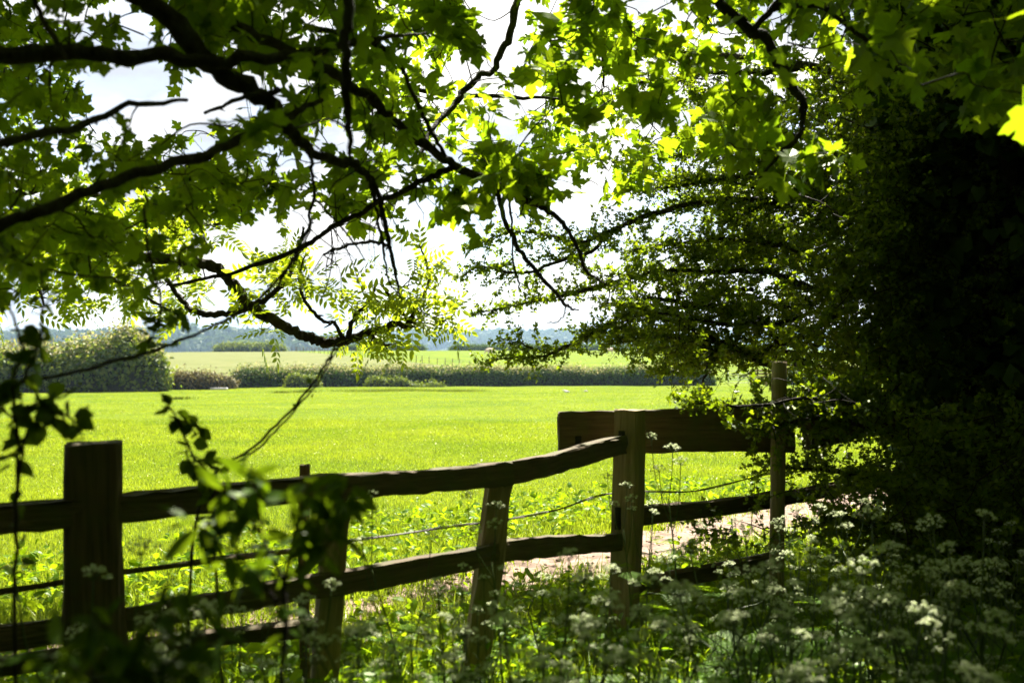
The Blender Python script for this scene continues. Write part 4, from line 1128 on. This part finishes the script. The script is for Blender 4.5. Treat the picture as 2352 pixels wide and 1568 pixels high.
    scatter(mb, ROUND[0], ROUND[1], pp, frames(rnd(36), rnd(36)), .014); mb.obj('blossom', M['petal'], t)
hawthorn()

def ivy():
    """the ivy-hung tree and bank that closes the view on the right"""
    t = thing('ivy_clad_tree', 'near black ivy clad tree filling the right edge', 'tree', (3.9, 6.6, 0))
    stems = [[(3.9, 6.6, -.1), (3.85, 6.6, 1.2), (3.7, 6.6, 2.6), (3.8, 6.7, 4.2), (4.0, 6.7, 6.5)], [(3.95, 8.3, -.1), (3.9, 8.3, 1.3), (3.8, 8.2, 2.8), (3.7, 8.2, 5.0)], [(4.6, 7.4, -.1), (4.7, 7.3, 2), (4.6, 7.2, 5)]]
    mb = MB(); LPs, LN = [], []
    for pts in stems:
        p = catmull(pts, 8); r = np.linspace(.30, .16, len(p)); tube(mb, p, r, 12, .05)
        n = 9000
        k = rng.uniform(0, len(p) - 1, n); c = np.column_stack([np.interp(k, np.arange(len(p)), p[:, j]) for j in range(3)])
        a = rng.uniform(0, 2 * pi, n); rr = .30 + np.abs(rng.normal(0, .22, n)) + .1 * np.sin(k * 1.3 + a * 2)
        o_ = np.column_stack([np.cos(a), np.sin(a), np.zeros(n)]); LPs.append(c + o_ * rr[:, None]); LN.append(o_)
    mb.obj('trunk', M['bark'], t)
    # crown and skirts
    q = fill([(1960, -300), (2500, -300), (2500, 1400), (2080, 1360), (2060, 900), (2000, 400)], 6.4, 9.0, 17000)
    LPs.append(q); LN.append(np.tile(np.array([-.3, -.8, .3]), (len(q), 1)))
    q = rng.uniform([2.5, 4.6, 2.8], [6.2, 11.5, 8.0], (42000, 3)); ax, ay = proj(q); q = q[(ax > 1990 + rng.normal(0, 90, len(q))) | (ay < -250)]; LPs.append(q); LN.append(np.tile(np.array([0, -.5, .6]), (len(q), 1)))  # dense leaves, partly out of view, added to block slanting sun
    q = rng.uniform([3.6, 2.0, 0.2], [7.0, 8.0, 4.5], (9000, 3)); q = q[q[:, 0] > .56 * q[:, 1] + 0.35]
    LPs.append(q); LN.append(np.tile(np.array([-.8, -.2, .4]), (len(q), 1)))
    LPs, LN = np.vstack(LPs), np.vstack(LN)
    k = open_to_sun(LPs, .17); LPs, LN = LPs[k], LN[k]
    lf = MB(); n = len(LPs)
    scatter(lf, IVY[0], IVY[1], LPs, frames(LN + rnd(n, .5), rnd(n) + np.array([0, 0, -1.0])), rng.uniform(.07, .14, n))
    lf.obj('leaves', M['ivy'], t, smooth=False)
ivy()

def thicket():  # out of view, put in to darken light from behind
    """unseen leafy wood added behind the camera to cut the light"""
    mb = MB()
    n = 16000
    a = rng.uniform(radians(150), radians(390), n); r = rng.uniform(6.0, 9.5, n); z = rng.uniform(0, 9, n)**1.0
    pos = np.column_stack([np.cos(a) * r * 1.0, np.sin(a) * r, z])
    nr = np.column_stack([-np.cos(a), -np.sin(a), np.full(n, .3)]) + rnd(n, .5)
    px, py = proj(np.where(pos[:, 1:2] > .3, pos, [[0, 1, 0]]))
    k = (pos[:, 1] < .3) | ((px < -500) | (px > 2850))
    pos, nr = pos[k], nr[k]
    n = len(pos)
    scatter(mb, OVAL[0], OVAL[1], pos, frames(nr, rnd(n) + np.array([0, 0, -.5])), rng.uniform(.35, .7, n))
    tag(mb.obj('unseen_shade_wood', M['ivy'], smooth=False), 'unseen leafy woodland added behind the bank to block light', 'woodland', kind='stuff')
thicket()

# ------------------------------------------------------------------ grass
def blades(mb, xy, h, w, lean=.45):
    n = len(xy)
    z = gz(xy[:, 0], xy[:, 1])
    a = rng.uniform(0, 2 * pi, n); L0 = np.abs(rng.normal(0, lean, n)) + .08
    dx, dy = np.cos(a) * L0 * h, np.sin(a) * L0 * h
    b = rng.uniform(0, 2 * pi, n); wx, wy = np.cos(b) * w, np.sin(b) * w
    base = np.column_stack([xy, z - .01])
    mid = base + np.column_stack([dx * .35, dy * .35, h * .6]); tip = base + np.column_stack([dx, dy, h * (1 - .25 * L0)])
    s = np.column_stack([wx, wy, np.zeros(n)])
    v = np.stack([base - s, base + s, mid + s * .8, mid - s * .8, tip], 1).reshape(-1, 3)
    i = np.arange(n)[:, None] * 5
    mb.add(v, np.concatenate([i + np.array([0, 1, 2]), i + np.array([0, 2, 3]), i + np.array([3, 2, 4])]))
def grass():
    mb = MB()
    def wedge(y0, y1, n, pw):
        # spread by distance with density falling as y**-pw
        u = rng.random(n); e = 2 - pw
        y = (y0**e + u * (y1**e - y0**e))**(1 / e)
        x = rng.uniform(-.58, .58, n) * y
        return np.column_stack([x, y])
    g = wedge(4.6, 26, 380000, 1.1)
    front = g[:, 1] - .7 * g[:, 0]                        # distance across the fence line
    td = track_dist(g[:, 0], g[:, 1])
    k = (td > rng.normal(.5, .14, len(g)) * np.clip(.55 + .45 * (g[:, 0] + .2), .3, 1)) &  (front > 4.7 + rng.normal(0, .3, len(g)))
    g, td = g[k], td[k]
    tuft = .5 + .5 * np.sin(g[:, 0] * 2.1 + np.sin(g[:, 1] * 1.7)) * np.sin(g[:, 1] * 1.3 + 1)
    near = np.exp(-np.clip(td - .5, 0, 9) / 1.3)
    h = (.035 + .03 * tuft + .16 * near * rng.random(len(g)) + .02 * rng.random(len(g)))
    blades(mb, g, h, .0014 * np.clip(g[:, 1] / 6, 1, 4) + .0018 * near, .65)
    g = wedge(15, 70, 190000, 1.1)
    blades(mb, g, rng.uniform(.025, .055, len(g)), .009 * g[:, 1] / 30, .8)
    tag(mb.obj('grass', M['grass'], smooth=False), 'bright sunlit pasture grass covering the field', 'grass', kind='stuff')
grass()
def rank_growth():
    """dark darker tussocks and the worn line across the far part of the field"""
    mb = MB()
    c = [(gp(880, 57), .8), (gp(840, 57.5), .6), (gp(920, 58), .6), (gp(700, 55), .25), (gp(650, 54), .25), (gp(1060, 57), .5), (gp(1010, 57.5), .5), (gp(410, 45), .2)]
    for (p, s) in c:
        n = int(900 * s)
        g = np.array(p) + rng.normal(0, 1, (n, 2)) * np.array([1.6, .18]) * s
        blades(mb, g, rng.uniform(.1, .22, n), .012, .5)
    tag(mb.obj('coarse_grass', M['scrub'], smooth=False), 'darker coarse grass tufts along a worn line before the hedge', 'grass', kind='stuff')
rank_growth()

def undergrowth():
    mb = MB()
    def bank(n, y0=1.3, y1=7.5):
        y = rng.uniform(y0**.5, y1**.5, n)**2; x = rng.uniform(-.62, .62, n) * y
        k = (y - .7 * x < 6.2) & (track_dist(x, y) > .5)
        return np.column_stack([x, y])[k]
    # long grass of the shaded bank
    g = bank(70000); blades(mb, g, rng.uniform(.10, .38, len(g)) * np.clip(1.2 - .22 * (g[:, 1] - 2), .35, 1.1) * np.where(g[:, 0] > .6, 1.25, 1), .0032, .5)
    tag(mb.obj('long_grass', M['dock'], smooth=False), 'long shaded grass growing under and along the fence', 'grass', kind='stuff')
    mb = MB()
    # low leafy herbs in clumps
    c = bank(2600); 
    c = c[rng.random(len(c)) < .8]
    m = 18
    pos = np.repeat(np.column_stack([c, gz(c[:, 0], c[:, 1])]), m, 0); n = len(pos)
    hh = np.repeat(rng.uniform(.12, .5, len(c)) * np.clip(1.3 - .25 * (c[:, 1] - 2), .35, 1.1) * np.where(c[:, 0] > .6, 1.0, 1), m)
    pos = pos + np.column_stack([rng.normal(0, .07, n), rng.normal(0, .07, n), rng.random(n) * hh])
    o_ = norm(rnd(n) * np.array([1, 1, .3]))
    leaves_at(mb, OVAL, pos, rng.uniform(.03, .085, n), .9, .45, o_ * 1.2, .15)
    tag(mb.obj('undergrowth', M['dock'], smooth=False), 'low dark leafy undergrowth covering the shaded bank', 'undergrowth', kind='stuff')
    # broad sunlit herbs beyond the rails
    mb = MB()
    y = rng.uniform(5.6, 11, 900); x = rng.uniform(-.6, .5, 900) * y
    k = (track_dist(x, y) > np.where(x < -.2, .2, .5)) & (track_dist(x, y) < 2.2) & (y - .7 * x > 4.9)
    c = np.column_stack([x, y])[k]; m = 14
    pos = np.repeat(np.column_stack([c, gz(c[:, 0], c[:, 1])]), m, 0); n = len(pos)
    pos = pos + np.column_stack([rng.normal(0, .08, n), rng.normal(0, .08, n), rng.random(n) * .22])
    leaves_at(mb, OVAL, pos, rng.uniform(.03, .09, n), .8, .5, norm(rnd(n)) * 1.2, .1)
    tag(mb.obj('sunny_weeds', M['dock'], smooth=False), 'bright broad leaved weeds along the sunny side of the track', 'weeds', kind='stuff')
undergrowth()

# ------------------------------------------------------------------ cow parsley
def fern_leaf():
    """a much divided leaf"""
    lv, lf = simple_leaf(.5, .1, 1)
    V, Fc, k = [np.array([(-.006, 0, 0), (.006, 0, 0), (.004, .95, -.12), (-.004, .95, -.12)])], [np.array([(0, 1, 2), (0, 2, 3)])], 4
    def put(p, ang, s):
        nonlocal k
        c, q = cos(ang), sin(ang); R = np.array([[c, q, 0], [-q, c, 0], [0, 0, 1]])
        V.append(lv * s @ R.T + np.array(p)); Fc.append(lf + k); k += len(lv)
    for i in range(6):
        y = .3 + i * .12; Ls = .42 * (1 - i / 7.5)
        for s in (-1, 1):
            a = s * 1.0
            for j in range(6):
                u = (j + 1) / 6.2 * Ls
                p = (sin(a) * u, y + cos(a) * u, -.12 * y * y - .25 * u * u)
                put(p, a + .75, .09 * (1.15 - j * .11)); put(p, a - .75, .09 * (1.15 - j * .11))
    put((0, .9, -.11), 0, .16)
    return np.vstack(V), np.vstack(Fc)
FERN = fern_leaf()
def umbel(mb, st, c, up, size):
    """one flower head: rays from the top of a stalk, each with a small domed cluster of flowers"""
    R = frames(up[None], rnd(1))[0]
    k = int(rng.integers(7, 11))
    for i in range(k):
        a = i * 2.4; rr = math.sqrt((i + .5) / k)
        d = R @ np.array([cos(a) * rr, sin(a) * rr, .75 - .55 * rr * rr]); e = c + d * size
        tube(st, [c, (c + e) / 2 + R[:, 2] * -.004, e], .0009, 3)
        n = 13
        b = rng.uniform(0, 2 * pi, n); q = np.sqrt(rng.random(n))
        loc = np.column_stack([np.cos(b) * q, np.sin(b) * q, 1.0 * (1 - q * q)]) @ R.T
        s = size * .26
        scatter(mb, ROUND[0] * np.array([1, 1, 1]) - np.array([0, .5, 0]), ROUND[1], e + loc * s, frames(loc + R[:, 2] * .8 + rnd(n, .35), rnd(n)), rng.uniform(.004, .0072, n))
def make_parsley(h, heads, seed):
    global rng
    keep = rng; rng = np.random.default_rng(seed)
    t = thing('cow_parsley', 'tall cow parsley', 'wildflower')
    st = MB(); hd = []
    lean = rnd(1)[0] * np.array([.10, .10, 0])
    main = catmull([(0, 0, 0), tuple(np.array([0, 0, h * .4]) + lean * .3), tuple(np.array([0, 0, h * .75]) + lean * .8)], 5)
    tube(st, main, np.linspace(.0045, .0028, len(main)), 5)
    for i in range(heads):
        u = rng.uniform(.45, 1) if i else 1
        b = np.array([np.interp(u * (len(main) - 1), np.arange(len(main)), main[:, k]) for k in range(3)])
        a = rng.uniform(0, 2 * pi); sp = rng.uniform(.06, .22) if i else .02
        e = np.array([b[0] + cos(a) * sp, b[1] + sin(a) * sp, h * rng.uniform(.82, 1.05)])
        tube(st, catmull([b, (b + e) / 2 + np.array([cos(a), sin(a), -.3]) * sp * .25, e], 3), .0018, 4)
        if not i: t['_top'] = [float(q_) for q_ in e]
        f = MB(); umbel(f, st, e, norm(np.array([cos(a) * .25, sin(a) * .25, 1]) + rnd(1, .15)[0]), rng.uniform(.022, .036)); hd.append(f)
    lv = MB(); n = int(rng.integers(8, 12))
    zz = rng.uniform(.05, .6, n) * h; pos = np.column_stack([np.interp(zz, main[:, 2], main[:, 0]), np.interp(zz, main[:, 2], main[:, 1]), zz])
    o_ = norm(rnd(n) * np.array([1, 1, .2]) + np.array([0, 0, .25]))
    scatter(lv, FERN[0], FERN[1], pos, frames(np.array([0, 0, 1.0]) + rnd(n, .25), o_), rng.uniform(.14, .26, n))
    st.obj('stem', M['stalk'], t)
    for f in hd: f.obj('flower_head', M['petal'], t, smooth=False)
    lv.obj('leaves', M['parsley'], t, smooth=False)
    rng = keep
    return t
def copy_tree(root):
    r = root.copy(); C.objects.link(r)
    for ch in root.children:
        c = ch.copy(); C.objects.link(c); c.parent = r
    return r
protos = [make_parsley(h, k, s) for h, k, s in [(.62, 3, 1), (.74, 4, 2), (.85, 5, 3), (.95, 4, 4), (.55, 3, 5), (.8, 6, 6), (.68, 5, 7), (1.0, 4, 8)]]
used = [False] * len(protos)
def plant(k, x, y, s, label, group, rz=None):
    if used[k]: o = copy_tree(protos[k])
    else: o = protos[k]; used[k] = True
    o.location = (x, y, float(gz(x, y)) - .02); o.rotation_euler = (0, 0, rng.uniform(0, 6.28) if rz is None else rz); o.scale = (s, s, s)
    o['label'] = label
    if group: o['group'] = group
    elif 'group' in o: del o['group']
    return o
# heads wanted at these picture places: (px, py of the top, distance)
def parsley():
    single = [
     (1545, 1035, 5.0, 3, 'tallest cow parsley before the heavy beam right of the gate post'),
     (1440, 1120, 4.9, 3, 'thin cow parsley flowering against the face of the gate post'),
     (1830, 1175, 4.9, 5, 'brightest sunlit cow parsley below the round stake'),
     (1945, 1215, 4.8, 6, 'sunlit cow parsley with white domes right of the round stake'),
     (1785, 1205, 4.8, 2, 'sunlit cow parsley directly before the foot of the round stake'),
     (1500, 1180, 4.9, 1, 'sunlit cow parsley beside the right face of the gate post'),
     (855, 1140, 3.7, 7, 'cow parsley flowering against the upper rail near the leaning posts'),
     (1140, 1170, 4.0, 3, 'cow parsley flowering against the middle leaning post'),
     (215, 1330, 2.5, 1, 'blurred cow parsley flowering before the thick left post'),
    ]
    for px, py, d, k, lab in single:
        p = P(px, py, d); h0 = [.62, .74, .85, .95, .55, .8, .68, 1.0][k]
        top = protos[k]['_top']; sc_ = max(.5, (p[2] + .02) / top[2])
        plant(k, p[0] - top[0] * sc_, p[1] - top[1] * sc_, sc_, lab, None, 0.0)
    n = 0
    grp = 'cow parsley crowding the shaded bank'
    zones = [((420, 1250), 1370, 1540, 2.4, 3.6, 13), ((950, 1330), 1290, 1540, 2.6, 4.0, 14), ((1240, 1480), 1290, 1560, 2.3, 4.2, 13), ((1480, 2050), 1240, 1340, 3.6, 5.0, 20),
             ((1480, 2330), 1330, 1560, 2.2, 4.2, 46), ((2050, 2380), 1200, 1400, 3.2, 4.6, 20), ((620, 1480), 1490, 1600, 2.0, 2.8, 12), ((30, 420), 1430, 1600, 1.9, 2.6, 6)]
    for (x0, x1), y0, y1, d0, d1, m in zones:
        for _ in range(m):
            px, py, d = rng.uniform(x0, x1), rng.uniform(y0, y1), rng.uniform(d0, d1)
            p = P(px, py, d); k = int(rng.integers(0, 7)); h0 = [.62, .74, .85, .95, .55, .8, .68][k]
            h = np.clip(p[2], .3, 1.05)
            plant(k, p[0], p[1], h / h0, 'white cow parsley crowding the shaded bank before the fence', grp); n += 1
    print('parsley', n)
parsley()
for o in bpy.data.objects:
    if '_top' in o: del o['_top']

# ------------------------------------------------------------------ near leafy shoots
def shoot(name, label, cat, stems, T, mat, size, per, group=None, pair=True, up=.6, spread=.6):
    """upright or hanging stems with leaves along them; stems are (px, py, distance, radius px) rows"""
    base = P(*stems[0][0][:3])
    t = thing(name, label, cat, (float(base[0]), float(base[1]), 0), group)
    st, lf = MB(), MB()
    for pix in stems:
        p, r = limb_pts(pix, 7); tube(st, p, r, 6)
        n = max(3, int(len(p) * per)); k = rng.uniform(.2, 1, n) * (len(p) - 1)
        q = np.column_stack([np.interp(k, np.arange(len(p)), p[:, j]) for j in range(3)])
        o_ = norm(rnd(n) + np.array([0, 0, .1])); sz = rng.uniform(.6, 1.1, n) * size
        leaves_at(lf, T, q + o_ * .012, sz, up, spread, o_ * 1.2, .3)
    st.obj('stem', M['twig'], t); lf.obj('leaves', mat, t, smooth=False)
G = 1760
shoot('bramble_shoot', 'dark bramble shoot with rounded leaves right of the thick left post', 'shoot',
      [[(520, 1700, 2.5, 4), (500, 1400, 2.5, 4), (490, 1180, 2.5, 4), (478, 1090, 2.5, 3.5), (445, 1050, 2.5, 3), (425, 1000, 2.5, 3), (405, 955, 2.5, 2.5), (385, 930, 2.5, 2)], [(445, 1050, 2.5, 2), (465, 1065, 2.5, 2), (500, 1075, 2.5, 1.5)], [(405, 960, 2.5, 2), (440, 975, 2.5, 1.5), (465, 990, 2.5, 1)]],
      ROUND, M['elder'], .042, .9)
shoot('bramble_shoot', 'long arching bare bramble stem crossing the left of the field', 'shoot',
      [[(430, 1700, 2.9, 4), (440, 1300, 2.9, 4), (470, 1120, 2.9, 3.5), (500, 1082, 2.95, 3.2), (600, 1012, 3.0, 3.2), (680, 930, 3.1, 3.2), (740, 850, 3.1, 3), (765, 805, 3.15, 2.6), (775, 770, 3.2, 1.5)],
       [(500, 1082, 2.95, 2.5), (590, 1030, 3.0, 2.5), (660, 960, 3.05, 2.4), (735, 870, 3.1, 2.2), (780, 790, 3.15, 1.5)]], ROUND, M['elder'], .02, .12)
shoot('climbing_shoot', 'blurred dark climbing shoots with rounded leaves at the left edge', 'shoot',
      [[(25, 1800, 2.2, 5), (35, 1400, 2.2, 5), (38, 1120, 2.2, 5), (40, 1000, 2.2, 4.5), (30, 880, 2.2, 4), (50, 800, 2.2, 4), (20, 700, 2.25, 3)],
       [(38, 1120, 2.2, 4), (60, 1000, 2.2, 4), (110, 950, 2.2, 3.5), (160, 960, 2.2, 3), (190, 1000, 2.2, 2)],
       [(30, 900, 2.2, 4), (60, 860, 2.2, 4), (85, 800, 2.2, 4), (100, 700, 2.25, 3), (95, 620, 2.3, 3)],
       [(60, 940, 2.2, 3), (100, 920, 2.2, 3), (150, 910, 2.2, 2)],
       [(40, 980, 2.2, 3), (0, 930, 2.2, 3), (-40, 900, 2.2, 2)]], ROUND, M['elder'], .05, .95)
shoot('briar_stem', 'thin dark briar rising from the left across the tall hedge block', 'shoot',
      [[(-160, 1700, 2.6, 5), (-150, 1100, 2.6, 5), (-30, 900, 2.6, 4.5), (130, 866, 2.6, 4.5), (300, 818, 2.65, 4.5), (420, 780, 2.7, 4), (500, 742, 2.8, 4), (590, 690, 2.9, 4), (690, 580, 3.0, 3.5), (720, 500, 3.1, 2)]], MAPLE, M['elder'], .035, .10)
shoot('dangling_shoot', 'dark leafy shoot hanging before the right end of the tall hedge block', 'shoot',
      [[(330, 470, 2.9, 3), (345, 600, 2.9, 3), (370, 690, 2.9, 3), (360, 750, 2.9, 2), (340, 790, 2.9, 1.5)], [(365, 700, 2.9, 2), (400, 720, 2.9, 2), (430, 740, 2.9, 1)]], MAPLE, M['elder'], .05, .55)
shoot('elder_shrub', 'blurred elder shrub with long pointed leaves before the middle rails', 'shrub',
      [[(640, 1900, 1.75, 8), (650, 1500, 1.75, 7), (660, 1300, 1.75, 6), (690, 1180, 1.75, 5), (720, 1110, 1.75, 3)], [(655, 1350, 1.75, 5), (600, 1230, 1.75, 5), (540, 1150, 1.75, 4), (500, 1120, 1.75, 3)],
       [(660, 1300, 1.75, 5), (740, 1200, 1.75, 4), (790, 1130, 1.75, 3), (800, 1095, 1.75, 2)], [(650, 1400, 1.75, 5), (560, 1290, 1.72, 4), (480, 1230, 1.7, 3), (440, 1200, 1.7, 2)], [(655, 1330, 1.75, 4), (720, 1270, 1.75, 4), (770, 1240, 1.75, 2)],
       [(600, 1230, 1.75, 4), (590, 1130, 1.75, 3), (570, 1070, 1.75, 2)]], LANCE, M['elder'], .072, 1.25)
shoot('elder_shrub', 'blurred dark low shrub at the foot of the thick left post', 'shrub',
      [[(330, 1900, 1.35, 7), (320, 1600, 1.35, 6), (330, 1480, 1.35, 5), (380, 1390, 1.35, 4), (430, 1360, 1.35, 2)], [(320, 1580, 1.35, 5), (250, 1450, 1.35, 5), (210, 1400, 1.35, 3)], [(325, 1560, 1.35, 5), (440, 1480, 1.35, 4), (530, 1450, 1.35, 2)], [(310, 1620, 1.35, 5), (180, 1540, 1.35, 4), (110, 1500, 1.35, 2)], [(320, 1600, 1.35, 5), (400, 1560, 1.35, 4), (500, 1550, 1.35, 2)]],
      LANCE, M['elder'], .06, 1.5)
# dandelion clocks in the field
for px, d, lab in [(868, 11.5, 'dandelion clock standing alone in the grass above the upper rail'), (1105, 13, 'dandelion clock in the grass left of the heavy beam end'), (1000, 16, 'small dandelion clock farther out in the field grass')]:
    x, y = gp(px, d); z = float(gz(x, y))
    t = thing('dandelion_clock', lab, 'wildflower', (x, y, z), 'dandelion clocks in the field')
    mb = MB(); tube(mb, [(x, y, z), (x, y + .01, z + .08), (x + .005, y + .01, z + .16)], .002, 5); mb.obj('stem', M['stalk'], t)
    mb = MB(); q = norm(rnd(60)); scatter(mb, ROUND[0], ROUND[1], np.array([x + .005, y + .01, z + .175]) + q * .016, frames(q, rnd(60)), .008); mb.obj('seed_head', M['petal'], t, smooth=False)

# ------------------------------------------------------------------ the air
def haze():
    mb = MB(); box(mb, np.array([0, 1270, 16.0]), (3900, 2740, 62))
    m, t, o = mat_new('haze_air')
    pv = N(t, 'ShaderNodeVolumePrincipled')
    pv.inputs['Color'].default_value = (0.52, 0.75, 1.0, 1)
    pv.inputs['Density'].default_value = 0.00021
    pv.inputs['Anisotropy'].default_value = 0.1
    t.links.new(pv.outputs[0], o.inputs['Volume'])
    tag(mb.obj('haze', m), kind='stuff')
haze()
